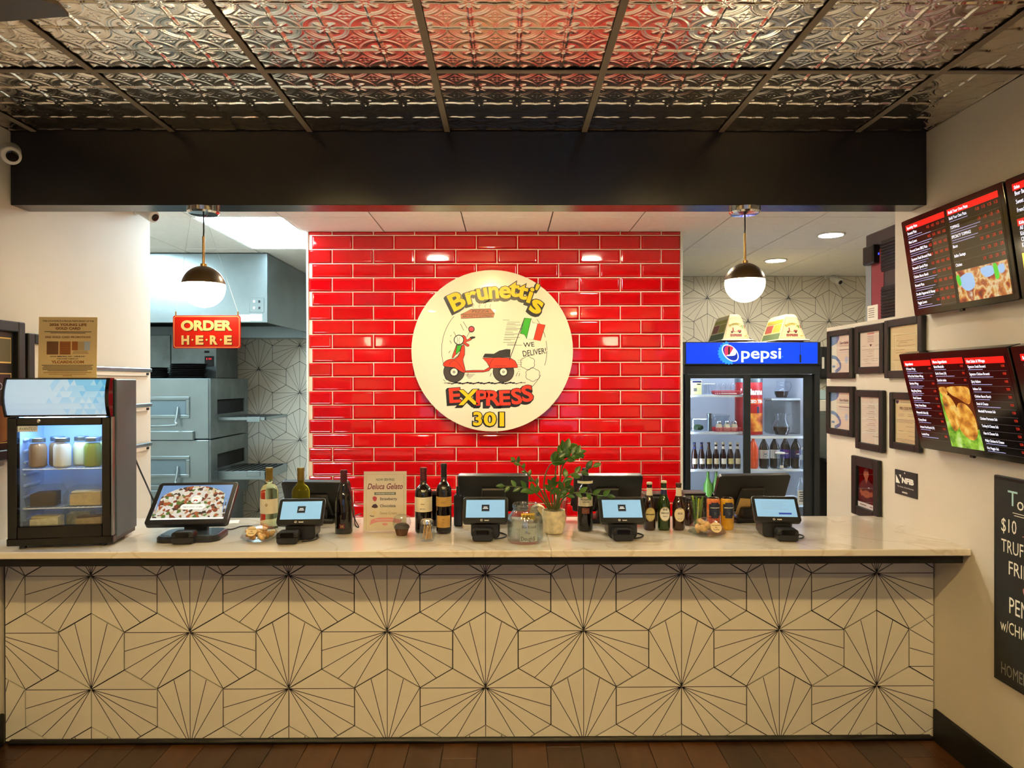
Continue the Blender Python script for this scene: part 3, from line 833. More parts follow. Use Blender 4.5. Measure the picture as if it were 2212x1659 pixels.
BROWNG = mat('brown_beer_glass', '#2b1208', .07, coat=.4)
GREENG = mat('green_beer_glass', '#1f3a0c', .06, coat=.4, trans=.2)
def beer(px, pyt, pyb, wpx, label, glass, cap, neck, body, txt):
    b = cpos(px, pyb); k = b.y / FPX; r = wpx * k / 2; H = at(px, pyt, Y=b.y).z - ZC
    t = thing('beer_bottle', label, 'bottle', (b.x, b.y, ZC), group='beer bottles on the counter')
    nr = r * .43
    MB().lathe([(0, 0), (r * .85, 0), (r, .008), (r, H * .48), (r * .93, H * .56), (r * .68, H * .66), (nr * 1.05, H * .76), (nr, H * .82), (nr, H * .955), (0, H * .955)], glass, 24).build('glass', t, sharp=50)
    MB().lathe([(nr * 1.1, H * .955), (nr * 1.14, H * .962), (nr * 1.05, H * .995), (nr * .7, H), (0, H)], cap, 18).build('cap', t)
    mb = MB()
    for z0, z1, m in neck:
        rad = lambda z: (nr * 1.04 if z > .80 else nr * 1.07 + (r - nr) * max(0, (.78 - z)) * 2.2)
        mb.shell([(rad(z0), H * z0), (rad((z0 + z1) / 2), H * (z0 + z1) / 2), (rad(z1), H * z1)], m, 16, a0=-PI / 2 - 1.5, a1=-PI / 2 + 1.5)
    mb.build('neck_label', t)
    mb = MB(); pr = r * 1.015; zc = H * .34; hh = H * .15; N = 20
    V = []; F = []
    for m, sc, d in ((body[1], 1.0, 0), (body[0], .88, .0005)):
        base = [(math.cos(2 * PI * i / N) * .95, math.sin(2 * PI * i / N)) for i in range(N)]
        V = [((pr + d) * math.cos(-PI / 2), (pr + d) * math.sin(-PI / 2), zc)]; F = []
        for ring in (.5, 1.0):
            for (u, v) in base:
                an = -PI / 2 + u * sc * ring; V.append(((pr + d) * math.cos(an), (pr + d) * math.sin(an), zc + v * hh * sc * ring))
        for i in range(N):
            F.append((0, 1 + i, 1 + (i + 1) % N)); F.append((1 + i, 1 + N + i, 1 + N + (i + 1) % N, 1 + (i + 1) % N))
        mb.add(V, F, m)
    for s_, dz, h_, im in txt:
        V, F, x0, x1 = text_geo(s_, .02); kk = h_ / .72
        mb.add([((pr + .001) * math.cos(-PI / 2 + (q[0] - (x0 + x1) / 2) * kk / pr), (pr + .001) * math.sin(-PI / 2 + (q[0] - (x0 + x1) / 2) * kk / pr), zc + dz + (q[1] - .36) * kk) for q in V], F, im)
    mb.build('paper_label', t)
LABY = mat('yellow_label', '#d9c98a', .6); NAVY = mat('navy_ink', '#1d2350', .5); CAPW = mat('cap_cream', '#d8cfae', .4); CAPB = mat('cap_brown', '#4a3018', .35, .3)
beer(1403, 1041, 1144, 26, 'dark beer bottle with pale yellow arched label', BROWNG, CAPW, [(.70, .88, LABELC)], (LABY, INKG), [('oo', .022, .006, INKG), ('MENABREA', .0, .006, INK)])
beer(1434, 1038, 1144, 27, 'green beer bottle with white label and blue neck band', GREENG, CAPW, [(.66, .69, WHITEI), (.69, .82, NAVY), (.82, .85, WHITEI)], (WHITEI, INKG), [('PERONI', .004, .0075, INK), ('Nastro', -.010, .005, INK), ('@@', .022, .008, INK)])
beer(1466, 1043, 1144, 27, 'brown beer bottle with round cream label', BROWNG, CAPB, [(.66, .90, LABELC)], (LABELC, LABY), [('BIRRA MORETTI', .028, .0042, INK), ('==', .006, .014, INK), ('Moretti', -.018, .004, INKG)])
# cans
def can(px, label, col, col2):
    b = cpos(px, 1143); H = at(px, 1075, Y=b.y).z - ZC; r = 14 * b.y / FPX
    t = thing('drink_can', label, 'can', (b.x, b.y, ZC), group='slim drink cans')
    body = ramp_mat('can_' + col[1:], [(.35, col), (.6, col2)], 30, 'noise', rough=.25)
    MB().lathe([(0, 0), (r * .8, 0), (r, .010), (r, H * .93), (r * .9, H * .985)], body, 24).build('body', t)
    MB().lathe([(r * .9, H * .985), (r * .93, H), (r * .86, H * .998), (r * .8, H * .985), (0, H * .985)], CHROME, 24).build('lid', t)
    mb = MB(); pr = r * 1.012; mb.shell([(pr, H * .45), (pr, H * .82)], mat('can_navy_panel', '#1c2238', .4), 12, a0=-PI / 2 - .95, a1=-PI / 2 + .95)
    mb.shell([(pr, H * .38), (pr, H * .45)], MATS['can_navy_panel'], 8, a0=-PI / 2 - .6, a1=-PI / 2 + .6); mb.shell([(pr, H * .82), (pr, H * .87)], MATS['can_navy_panel'], 8, a0=-PI / 2 - .6, a1=-PI / 2 + .6)
    for s_, z_, h_ in (('SANPELLEGRINO', .71, .0042), ('~ ~ ~', .55, .003), ('~ ~', .50, .003)):
        V, F, x0, x1 = text_geo(s_, .03); kk = h_ / .72
        mb.add([((pr + .0008) * math.cos(-PI / 2 + (q[0] - (x0 + x1) / 2) * kk / pr), (pr + .0008) * math.sin(-PI / 2 + (q[0] - (x0 + x1) / 2) * kk / pr), H * z_ + (q[1] - .36) * kk) for q in V], F, WHITEI)
    mb.build('printed_panel', t)
can(1541, 'slim orange-red drink can', '#c8452c', '#d98a4a'); can(1571, 'slim golden yellow drink can', '#c9941f', '#d8a62c')
# cut herbs in a glass and a dark cruet
HERB = mat('herb_green', '#4f7a2c', .5); LEMON = mat('lime_green', '#a5b83c', .4)
b = cpos(1507, 1136); t = thing('herb_jar', 'clear glass jar of green stems beside the drink cans', 'jar', (b.x, b.y, ZC))
MB().lathe([(0, .002), (.030, .002), (.034, .01), (.034, .085), (.026, .105), (.030, .115), (.028, .115), (.024, .105), (.032, .084), (.032, .012), (0, .006)], CLEAR, 20).build('glass', t)
for k in range(6):
    a_ = k * 1.05; MB().tube([(.012 * math.cos(a_), .012 * math.sin(a_), .01), (.018 * math.cos(a_ + .4), .018 * math.sin(a_ + .4), .08), (.024 * math.cos(a_ + .5), .024 * math.sin(a_ + .5), .125 + .008 * (k % 3))], [.004, .005, .004], HERB if k % 2 else LEMON, 6).build('stem', t)
b = cpos(1487, 1134); t = thing('oil_cruet', 'dark glass cruet between the round label beer and the herb jar', 'bottle', (b.x, b.y, ZC))
MB().lathe([(0, 0), (.022, 0), (.024, .006), (.024, .075), (.012, .095), (.010, .118), (0, .118)], BROWNG, 18).build('glass', t); MB().lathe([(.011, .112), (.013, .114), (.012, .128), (0, .13)], BLACKP, 14).build('stopper', t)
# food trays
COOKIE = mat('cookie_brown', '#b98548', .8, noise=(60, .35), bump=(90, .6)); COOKIE2 = mat('cookie_pale', '#d9b47c', .8, noise=(50, .25), bump=(90, .5))
def lump(r, seed, m, flat=.6):
    rnd = random.Random(seed); mb = MB(); n, k = 10, 6; V = [(0, 0, r * flat)]; F = []
    for j in range(1, k):
        for i in range(n):
            a_ = 2 * PI * i / n; ph = PI * j / k; q = r * (1 + rnd.uniform(-.18, .18))
            V.append((q * math.sin(ph) * math.cos(a_), q * math.sin(ph) * math.sin(a_), q * math.cos(ph) * flat))
    V.append((0, 0, -r * flat)); L = len(V) - 1
    for i in range(n):
        F.append((0, 1 + i, 1 + (i + 1) % n)); F.append((L, 1 + (k - 2) * n + (i + 1) % n, 1 + (k - 2) * n + i))
        for j in range(k - 2): F.append((1 + j * n + i, 1 + (j + 1) * n + i, 1 + (j + 1) * n + (i + 1) % n, 1 + j * n + (i + 1) % n))
    return mb.add(V, F, m)
b = cpos(561, 1166); t = thing('biscotti_tray', 'low clear tray of biscotti beside the pale wine', 'food tray', (b.x, b.y, ZC))
MB(T=TL(0, 0, 0)).lathe([(0, .001), (.055, .001), (.075, .014), (.080, .016), (.079, .018), (.073, .016), (.054, .003), (0, .003)], CLEARP, 28).build('tray', t)
MB().lathe([(.077, .017), (.074, .030), (.060, .052), (.035, .062), (0, .064)], thin_glass('wrap_film', '#ffffff', .10, .12), 14).build('film_cover', t, sharp=20)
bmesh_ = lump(.019, 3, COOKIE, .55).build('biscotto', t, sharp=60); bmesh_.location = (-.04, 0, .021)
b2 = lump(.020, 9, COOKIE2, .6).build('biscotto', t, sharp=60); b2.location = (.02, -.03, .021)
for k in range(11):
    a_ = k * 2.4; q = .012 + .0045 * k
    kid((bmesh_ if k % 2 else b2).data, 'biscotto', t, (q * math.cos(a_), q * math.sin(a_), .023 + .014 * (k % 3 == 0) + .010 * (k < 5)), (0.3 * k, .4 * k, k * 1.3))
def sticker(t, T, lines, r=.022):
    mb = MB(T=T); mb.prism(circ(r, 28), mat('kraft_sticker', '#ead6a8', .7), 0, .0006)
    for s_, z_ in lines: mb.text(s_, 0, z_, r * .24, mat('sticker_ink', '#6b4a22', .7), .0010, bold=.02)
    mb.build('round_sticker', t)
sticker(t, TL(-.012, -.064, .050) @ RX(R(-35)), [('Homemade', .010), ('Fig', 0), ('Cookies', -.010)])
b = cpos(1527, 1154); t = thing('cookie_dome', 'domed clear box of folded cookies with round sticker', 'food tray', (b.x, b.y, ZC))
MB().lathe([(0, .001), (.060, .001), (.078, .010), (.084, .012), (.083, .014), (.076, .012), (.058, .003), (0, .003)], CLEARP, 28).build('tray', t)
MB().lathe([(.080, .014), (.074, .034), (.052, .062), (.03, .072), (0, .076)], MATS['wrap_film'], 14).build('film_cover', t, sharp=20)
for k in range(9):
    a_ = k * 2.4; q = .010 + .005 * k; kid(b2.data if k % 3 else bmesh_.data, 'cookie', t, (q * math.cos(a_) - .01, q * math.sin(a_), .026 + .018 * (k < 3) + .008 * (k % 2)), (.5 * k, .3, k * 1.1), (1.1, 1.1, 1.1))
sticker(t, TL(.022, -.066, .044) @ RX(R(-32)), [('Homemade', .010), ('Fig', 0), ('Cookies', -.010)], .024)
# cupcake in a clear cup
b = cpos(868, 1156); t = thing('cupcake', 'chocolate cupcake under a clear dome in front of the gelato sign', 'cupcake', (b.x, b.y, ZC))
n = 24; prof = [(.022, 0), (.031, .034)]; mb = MB(); V = []; F = []
for (r_, z_) in prof:
    for i in range(n * 2): V.append((r_ * (1 + (.05 if i % 2 else -.03)) * math.cos(PI * i / n), r_ * (1 + (.05 if i % 2 else -.03)) * math.sin(PI * i / n), z_))
for i in range(2 * n): F.append((i, (i + 1) % (2 * n), 2 * n + (i + 1) % (2 * n), 2 * n + i))
F.append(tuple(range(2 * n - 1, -1, -1)))
mb.add(V, F, mat('brown_paper_cup', '#5a3d28', .7)); mb.build('paper_cup', t, flat=True)
MB().lathe([(.031, .030), (.034, .036), (.030, .046), (.018, .053), (0, .055)], mat('chocolate_icing', '#2a1410', .25, coat=.5, bump=(60, .4)), 24).build('icing', t, sharp=70)
MB().lathe([(.036, .032), (.041, .060), (.036, .082), (.020, .090), (.0, .090)], CLEARP, 18).build('dome', t)
# toothpick shaker
b = cpos(923, 1168); t = thing('toothpick_jar', 'small glass shaker jar of toothpicks with metal lid', 'jar', (b.x, b.y, ZC))
MB().lathe([(0, .001), (.026, .001), (.031, .008), (.033, .030), (.031, .058), (.024, .074), (.025, .078), (.023, .078), (.022, .074), (.029, .056), (.031, .030), (.028, .010), (0, .006)], CLEAR, 24).build('glass', t)
MB().lathe([(.027, .074), (.027, .086), (.024, .092), (0, .094)], CHROME, 24).build('lid', t)
PICK = mat('toothpick_wood', '#cfa15e', .7)
for k in range(16):
    a_ = k * 1.7; q = .004 + .0012 * k; MB().tube([(q * math.cos(a_), q * math.sin(a_), .008), (q * .9 * math.cos(a_ + .9), q * .9 * math.sin(a_ + .9), .068)], .0016, PICK, 5).build('toothpick', t)
# gelato sign in an acrylic stand
b0 = cpos(785, 1149); b1 = cpos(877, 1149); W_ = b1.x - b0.x; H_ = at(830, 1018, Y=b0.y + .02).z - ZC
t = thing('gelato_sign', 'cream gelato flavour card in a clear stand', 'sign', ((b0.x + b1.x) / 2, b0.y, ZC), R(2), rx=R(-4))
ww = W_ / 2
MB().box(-ww - .003, .0, .001, ww + .003, .002, H_ + .003, ACRY).build('acrylic_front', t); MB().box(-ww - .003, 0, .0, ww + .003, .055, .002, CLEARP).build('acrylic_foot', t)
MB().box(-ww, .003, .003, ww, .0045, H_, mat('gelato_card', '#e9dcc2', .7, noise=(20, .04))).build('card', t)
mb = MB(); w0 = -.0026; P_ = lambda u: (u - .5) * 2 * ww; Q_ = lambda v: H_ * v
DR = mat('maroon_ink', '#7d1f22', .6); OG = mat('olive_ink', '#5d6a48', .6); PK = mat('pink_ink', '#e59a9a', .6); SR = mat('strawberry_ink', '#c23b3b', .6); CB = mat('choc_ink', '#4b2a20', .6); BG = mat('beige_ink', '#b7a07a', .6)
mb.stroke([(P_(.06), Q_(.04)), (P_(.94), Q_(.04)), (P_(.94), Q_(.95)), (P_(.06), Q_(.95))], .0012, BG, w0, True)
mb.text('NOW SERVING', 0, Q_(.865), .011, OG, w0 + .0002, width=ww * .85, bold=.02)
mb.text('Deluca Gelato', 0, Q_(.755), .026, DR, w0 + .0002, width=ww * 1.66, shear=.3, bold=.015, res=3)
mb.poly([(P_(.24), Q_(.61)), (P_(.76), Q_(.61)), (P_(.745), Q_(.632)), (P_(.76), Q_(.652)), (P_(.24), Q_(.652)), (P_(.255), Q_(.632))], OG, w0 + .0001)
mb.text('AVAILABLE FLAVORS', 0, Q_(.632), .0055, WHITEI, w0 + .0004, width=ww * .88, bold=.03)
for s_, v_, c_ in (('Strawberry', .545, INK), ('Chocolate', .43, INK), ('Sweet Cream', .31, BG)):
    mb.text(s_, P_(.38), Q_(v_), .0125, c_, w0 + .0002, al='l', width=ww * (.80 if s_ != 'Chocolate' else .74), bold=.015)
mb.poly(smooth([(P_(.21), Q_(.545)), (P_(.22), Q_(.58)), (P_(.27), Q_(.585)), (P_(.31), Q_(.56)), (P_(.29), Q_(.515)), (P_(.25), Q_(.505))], 3), SR, w0 + .0002)
mb.poly([(P_(.18), Q_(.41)), (P_(.22), Q_(.45)), (P_(.28), Q_(.465)), (P_(.33), Q_(.43)), (P_(.33), Q_(.40)), (P_(.26), Q_(.39))], CB, w0 + .0002)
mb.poly(circ(.009, 12, P_(.25), Q_(.315)), mat('cream_scoop', '#e9d9a8', .6), w0 + .0002); mb.stroke([(P_(.15), Q_(.27)), (P_(.20), Q_(.255)), (P_(.25), Q_(.26))], .003, INK, w0 + .0003)
mb.poly([(P_(.14), Q_(.11)), (P_(.18), Q_(.20)), (P_(.35), Q_(.235)), (P_(.65), Q_(.235)), (P_(.9), Q_(.19)), (P_(.86), Q_(.13)), (P_(.65), Q_(.165)), (P_(.35), Q_(.165)), (P_(.22), Q_(.14))], PK, w0 + .0002)
mb.text('RAINBOW SPRINKLES', 0, Q_(.198), .006, WHITEI, w0 + .0004, width=ww * .9); mb.poly(circ(.013, 16, P_(.5), Q_(.125), .006), PK, w0 + .0002)
mb.build('lettering', t)
# tip jar
b = cpos(1135, 1170); r_ = 39 * b.y / FPX; H_ = at(1135, 1087, Y=b.y).z - ZC
t = thing('tip_jar', 'wide clear glass tip jar with handwritten notes', 'jar', (b.x, b.y, ZC))
k = r_ / .077
MB().lathe([(0, .001), (r_ * .9, .001), (r_ * .99, .008), (r_, H_ * .10), (r_, H_ * .55), (r_ * .93, H_ * .68), (r_ * .70, H_ * .82), (r_ * .66, H_ * .86), (r_ * .72, H_ * .90), (r_ * .72, H_ * .95), (r_ * .68, H_), (r_ * .64, H_ * .98), (r_ * .62, H_ * .86), (r_ * .88, H_ * .68), (r_ * .96, H_ * .54), (r_ * .96, H_ * .10), (r_ * .88, .012), (0, .008)], JARG, 36).build('glass', t, sharp=60)
def on_jar(mb, m, rad, a0, a1, z0, z1):
    mb.shell([(rad, z0), (rad, z1)], m, 14, a0=-PI / 2 + a0, a1=-PI / 2 + a1)
def txt_jar(mb, s_, rad, ac, z_, h_, im, bold=.0):
    V, F, x0, x1 = text_geo(s_, bold); kk = h_ / .72
    mb.add([(rad * math.cos(-PI / 2 + ac + (q[0] - (x0 + x1) / 2) * kk * .8 / rad), rad * math.sin(-PI / 2 + ac + (q[0] - (x0 + x1) / 2) * kk * .8 / rad), z_ + (q[1] - .36) * kk) for q in V], F, im)
mb = MB(); on_jar(mb, mat('tips_yellow_note', '#e6bf4e', .7), r_ * .80, -.32, .66, H_ * .64, H_ * .80); mb.T = None
txt_jar(mb, 'TiPS !', r_ * .815, .12, H_ * .72, .016, INK); mb.build('yellow_note', t)
mb = MB(); on_jar(mb, mat('tips_white_note', '#efece6', .8), r_ * .945, -.35, .72, H_ * .09, H_ * .55)
for s_, z_, ac, h_ in (('We Knead', .47, .18, .013), ('-The-', .32, .10, .012), ('Dough$', .17, .14, .017)): txt_jar(mb, s_, r_ * .952, ac, H_ * z_, h_, INK)
mb.build('white_note', t)
# potted plant
b = cpos(1196, 1152); r_ = 26 * b.y / FPX; H_ = at(1196, 1101, Y=b.y).z - ZC
t = thing('potted_plant', 'leafy glossy houseplant in a cream crackled pot', 'plant', (b.x, b.y, ZC))
MB().lathe([(0, 0), (r_ * .62, 0), (r_ * .78, .006), (r_ * .98, H_ * .45), (r_ * 1.0, H_ * .75), (r_ * .95, H_), (r_ * .88, H_), (r_ * .90, H_ * .85), (0, H_ * .85)], mat('crackle_pot', '#d9cba8', .7, noise=(45, .22), bump=(40, .5)), 28).build('pot', t)
MB().lathe([(0, H_ * .87), (r_ * .9, H_ * .86)], mat('potting_soil', '#2e2118', .9, bump=(80, .8)), 24).build('soil', t)
LEAF = [mat('leaf_green_%d' % i, c, .25, noise=(20, .2)) for i, c in enumerate(('#3c6424', '#4b742b', '#345620'))]
STEM = mat('stem_green', '#4c5a24', .5)
def leaf_mesh(m):
    mb = MB(); V = []; F = []; n = 6
    for i in range(n + 1):
        s_ = i / n; wd = .62 * math.sin(PI * min(1, s_ * .97 + .02)) ** .8 * (1 - .25 * s_) * .5; zz = -.12 * s_ * s_
        V += [(s_, -wd, zz + wd * .5), (s_, 0, zz), (s_, wd, zz + wd * .5)]
    for i in range(n):
        for j in (0, 1): F.append((i * 3 + j, i * 3 + 3 + j, i * 3 + 4 + j, i * 3 + 1 + j))
    V2 = [(x, y, z - .012) for x, y, z in V]; L = len(V)
    mb.add(V + V2, F + [tuple(q + L for q in f[::-1]) for f in F], m)
    return mb
LM = []
def add_leaf(p, d, up, ln):
    i = random.randrange(3)
    while len(LM) < 3:
        o_ = leaf_mesh(LEAF[len(LM)]).build('leaf', t, sharp=60); LM.append(o_.data); o_.scale = (.02,) * 3; o_.location = (0, 0, H_)
    o_ = kid(LM[i], 'leaf', t)
    d = d.normalized(); y_ = up.cross(d).normalized(); z_ = d.cross(y_)
    o_.matrix_local = Matrix(((d.x, y_.x, z_.x, p.x), (d.y, y_.y, z_.y, p.y), (d.z, y_.z, z_.z, p.z), (0, 0, 0, 1))) @ Matrix.Diagonal((ln, ln * 1.05, ln, 1))
K_ = b.y / FPX
def ppt(px, py, dy=0.0):
    q = at(px, py, Y=b.y + dy); return Vector((q.x - b.x, dy, q.z - ZC))
stems = [([(1186, 1100), (1172, 1080), (1158, 1066), (1147, 1058), (1120, 1052), (1086, 1050)], -.05, 9, .031, .42),
         ([(1188, 1100), (1168, 1060), (1150, 1035), (1133, 1015), (1120, 1000), (1112, 994)], .03, 9, .024, .30),
         ([(1192, 1100), (1176, 1060), (1177, 1030), (1186, 1008), (1194, 1000), (1203, 993)], -.02, 7, .040, .78),
         ([(1197, 1100), (1198, 1060), (1201, 1010), (1208, 985), (1220, 972), (1228, 968)], .02, 8, .040, .58),
         ([(1200, 1100), (1208, 1050), (1214, 1010), (1228, 990), (1240, 982), (1248, 979)], -.01, 8, .036, .55),
         ([(1204, 1100), (1212, 1060), (1220, 1035), (1235, 1024), (1258, 1018), (1284, 1007)], .03, 7, .036, .35),
         ([(1206, 1100), (1216, 1078), (1235, 1066), (1262, 1064), (1290, 1070), (1314, 1072)], -.05, 9, .033, .30),
         ([(1195, 1100), (1190, 1075), (1190, 1055), (1194, 1044)], -.04, 5, .034, .45),
         ([(1201, 1100), (1205, 1078), (1212, 1062), (1222, 1050)], -.05, 6, .036, .40)]
for pts, dy, nl, ll, start in stems:
    P3 = []
    for i, (x, y) in enumerate(pts): P3.append(ppt(x, y, dy * i / (len(pts) - 1)))
    C_ = [Vector(q) for q in smooth([tuple(q) for q in P3], 6, False)]
    MB().tube([tuple(q) for q in C_], [.0042 - .0026 * i / (len(C_) - 1) for i in range(len(C_))], STEM, 6).build('stem', t)
    for k in range(nl):
        s_ = start + (1 - start) * k / max(1, nl - 1); i = min(len(C_) - 2, int(s_ * (len(C_) - 1)))
        d = (C_[i + 1] - C_[i]).normalized(); side = 1 if k % 2 else -1
        nrm = d.cross(Vector((0, 1, 0))).normalized() if abs(d.y) < .9 else Vector((1, 0, 0))
        dd = d * .75 + nrm * side * .75 + Vector((random.uniform(-.2, .2), random.uniform(-.35, .25), random.uniform(-.1, .3)))
        if k == nl - 1: dd = d
        add_leaf(C_[i], dd, Vector((random.uniform(-.3, .3), -1.0, .5)), 1.25 * ll * random.uniform(.85, 1.1))
# clear cup behind the plant, paper roll behind the tip jar
b = cpos(1212, 1124); t = thing('straw_cup', 'clear pink-tinted cup of straws behind the plant', 'cup', (b.x, b.y, ZC))
MB().lathe([(0, .002), (.026, .002), (.034, .10), (.036, .102), (.033, .10), (.025, .006), (0, .006)], thin_glass('pink_cup', '#f2c3c6', .08), 20).build('cup', t)
for k in range(6): MB().tube([(.01 * math.cos(k), .01 * math.sin(k), .008), (.026 * math.cos(k * 1.1), .026 * math.sin(k * 1.1), .125)], .003, mat('straw_clear', '#e8e2da', .3), 6).build('straw', t)
b = cpos(1162, 1126); t = thing('paper_roll', 'cream paper roll behind the tip jar', 'paper roll', (b.x, b.y, ZC))
MB(T=TL(0, 0, .04) @ RX(PI / 2)).lathe([(.010, -.03), (.040, -.03), (.040, .03), (.010, .03), (.010, -.03)], mat('roll_paper', '#e3cfa6', .8), 28).build('roll', t); MB(T=TL(0, 0, .04) @ RX(PI / 2)).lathe([(0, -.034), (.0095, -.034), (.0095, .034), (0, .034)], BLACKP, 12).build('core', t)
# ------------------------------------------------------------------ round sign on the red wall
c = at(1063.5, 758, Y=YR - .05); rad = 174 * (YR - .05) / FPX
t = thing('round_sign', 'big round cream sign with a red scooter on the red tiles', 'sign', (c.x, YR - .045, c.z))
SGN = mat('sign_cream', '#f0e6c4', .16, coat=.4)
mb = MB(); mb.prism(circ(rad, 72), SGN, 0, .020, inset=.002); mb.build('disc', t, sharp=30)
MB(T=RX(-PI / 2)).lathe([(.02, 0), (.02, .030)], BLACKM, 12, T=None).build('standoff', t)
SK = rad / 721.7
def s7(x, y): return ((x - 844) * SK, (821 - y) * SK)
def s3(x, y): return s7(x * .4875 + 331.8, y * .4875 + 580.6)
SRED = mat('sign_red', '#e8391c', .3); SGRN = mat('sign_green', '#35a021', .3); SYEL = mat('sign_yellow', '#f4c20d', .3); SBLK = mat('sign_black', '#1a1715', .3); SBRN = mat('sign_brown', '#b06a45', .4); SDRK = mat('sign_tyre', '#3b332c', .4); SWHT = mat('sign_white', '#f3ead0', .3)
def letters(mb, spec, fill, w, shadow=(-9, 12), edge=.05, sh_w=None):
    for ch, x, y, hpx, rot, wide, col in spec:
        for k in range(1, 5):
            u, v = s7(x + shadow[0] * k / 3, y + shadow[1] * k / 3)
            mb.text(ch, u, v, hpx * SK, SBLK, w + .0002 * (5 - k), bold=.075, rot=R(rot), res=3, squash=wide)
        u, v = s7(x, y)
        mb.text(ch, u, v, hpx * SK, SBLK, w + .0012, bold=.06, rot=R(rot), res=3, squash=wide)
        mb.text(ch, u, v, hpx * SK, col or fill, w + .0016, bold=.03, rot=R(rot), res=3, squash=wide)
mb = MB()
letters(mb, [('B', 528, 372, 150, 26, 1.2, None), ('r', 655, 318, 150, 16, 1.25, None), ('u', 752, 288, 150, 11, 1.05, None), ('n', 856, 275, 150, 4, 1.0, None), ('e', 960, 272, 150, -2, 1.1, None), ('t', 1044, 258, 150, -7, 1.15, None), ('t', 1122, 280, 150, -13, 1.15, None), ('i', 1188, 318, 145, -19, 1.15, None), ("'", 1232, 290, 125, -22, 1.2, None), ('s', 1252, 398, 170, -24, 1.25, None)], SYEL, .0205, (-10, 14))
mb.build('lettering', t)
mb = MB()
letters(mb, [('E', 508, 1215, 128, 4, 1.25, None), ('X', 630, 1232, 132, 2, 1.2, SYEL), ('P', 752, 1238, 132, 0, 1.2, None), ('R', 856, 1240, 132, 0, 1.2, None), ('E', 955, 1238, 130, 2, 1.2, None), ('S', 1060, 1225, 135, 5, 1.15, None), ('S', 1155, 1200, 140, 8, 1.15, None)], SRED, .0205, (-12, 13))
mb.build('lettering', t)
mb = MB()
letters(mb, [('3', 712, 1425, 118, 0, 1.15, None), ('0', 822, 1428, 118, 0, 1.35, None), ('1', 928, 1430, 122, 0, 1.5, None)], SYEL, .0205, (-3, 4))
mb.build('lettering', t)
mb = MB(); mb.text('WE', *s7(1170, 765), 42 * SK, SBLK, .0208, rot=R(4), bold=.01, squash=1.1); mb.text('DELIVER!', *s7(1220, 832), 52 * SK, SBLK, .0208, rot=R(8), bold=.01, width=210 * SK); mb.build('lettering', t)
# scooter
mb = MB(); W0 = .0204
def P7(L, m, w, sm=0, ol=5):
    q = [s7(*p) for p in L]
    if sm: q = smooth(q, sm)
    mb.poly(q, m, w)
    if ol: mb.stroke(q, ol * SK, SBLK, w + .0002, True)
def P3(L, m, w, sm=0, ol=5):
    P7([(x * .4875 + 331.8, y * .4875 + 580.6) for x, y in L], m, w, sm, ol)
def C3(x, y, r, m, w, ol=5): P3([(x + r * math.cos(2 * PI * i / 36), y + r * math.sin(2 * PI * i / 36)) for i in range(36)], m, w, 0, ol)
for wx in (350, 1255):
    C3(wx, 875, 192, SDRK, W0); C3(wx, 880, 92, SBLK, W0 + .0004, 0); C3(wx, 880, 64, SWHT, W0 + .0008, 0); C3(wx, 880, 22, SBLK, W0 + .0012, 0); C3(wx, 880, 10, SWHT, W0 + .0014, 0)
P3([(550, 860), (700, 850), (900, 850), (985, 800), (1025, 815), (985, 858), (880, 880), (560, 885)], SRED, W0 + .0014)
P3([(155, 765), (168, 705), (235, 660), (330, 640), (345, 650), (430, 590), (470, 480), (495, 400), (540, 400), (545, 560), (512, 650), (540, 780), (555, 870), (530, 895), (450, 860), (360, 800), (250, 790)], SRED, W0 + .0018, 2)
P3([(398, 380), (330, 560), (312, 625), (345, 620), (385, 560), (410, 390)], SRED, W0 + .0020)
P3([(405, 388), (492, 392), (460, 490), (385, 558), (383, 500)], SGRN, W0 + .0024)
P3([(385, 560), (440, 540), (425, 580), (350, 630), (345, 610)], SWHT, W0 + .0024, 0, 3)
P3([(500, 210), (560, 232), (585, 290), (640, 262), (655, 245), (668, 290), (595, 320), (560, 340), (630, 385), (600, 412), (540, 372), (505, 350)], SRED, W0 + .0022, 2)
P3([(640, 240), (690, 228), (742, 235), (738, 258), (665, 285)], SBLK, W0 + .0026, 0, 0)
C3(440, 292, 86, SWHT, W0 + .0026, 8); mb.stroke([s3(400, 220), s3(420, 290), s3(395, 370)], 3 * SK, SBLK, W0 + .0030); mb.stroke([s3(465, 225), s3(440, 290), s3(455, 370)], 3 * SK, SBLK, W0 + .0030)
mb.stroke([s3(640, 140), s3(580, 245)], 5 * SK, GREYINK, W0 + .0020); C3(670, 96, 50, mat('sign_pinkred', '#d8404a', .3), W0 + .0026, 8)
P3([(870, 628), (1060, 618), (1180, 614), (1380, 625), (1470, 680), (1510, 760), (1515, 800), (1300, 808), (1000, 812), (990, 770), (950, 700)], SRED, W0 + .0022)
mb.stroke(smooth([s3(1000, 790), s3(1020, 700), s3(1080, 630)], 5, False), 4 * SK, SBLK, W0 + .0028); mb.stroke([s3(1090, 768), s3(1310, 768)], 4 * SK, SBLK, W0 + .0028)
mb.stroke(smooth([s3(265, 750), s3(290, 700), s3(370, 670), (s3(470, 770)), s3(530, 870)], 5, False), 4 * SK, SBLK, W0 + .0028)
P3([(875, 612), (915, 545), (1080, 548), (1180, 490), (1300, 462), (1385, 466), (1376, 612)], SBLK, W0 + .0026, 0, 0)
mb.build('scooter_print', t)
mb = MB()
P7([(655, 450), (828, 445), (868, 488), (562, 497)], SBRN, W0, 0, 4); P7([(562, 497), (866, 488), (856, 522), (565, 532)], SBRN, W0 + .0002, 0, 4)
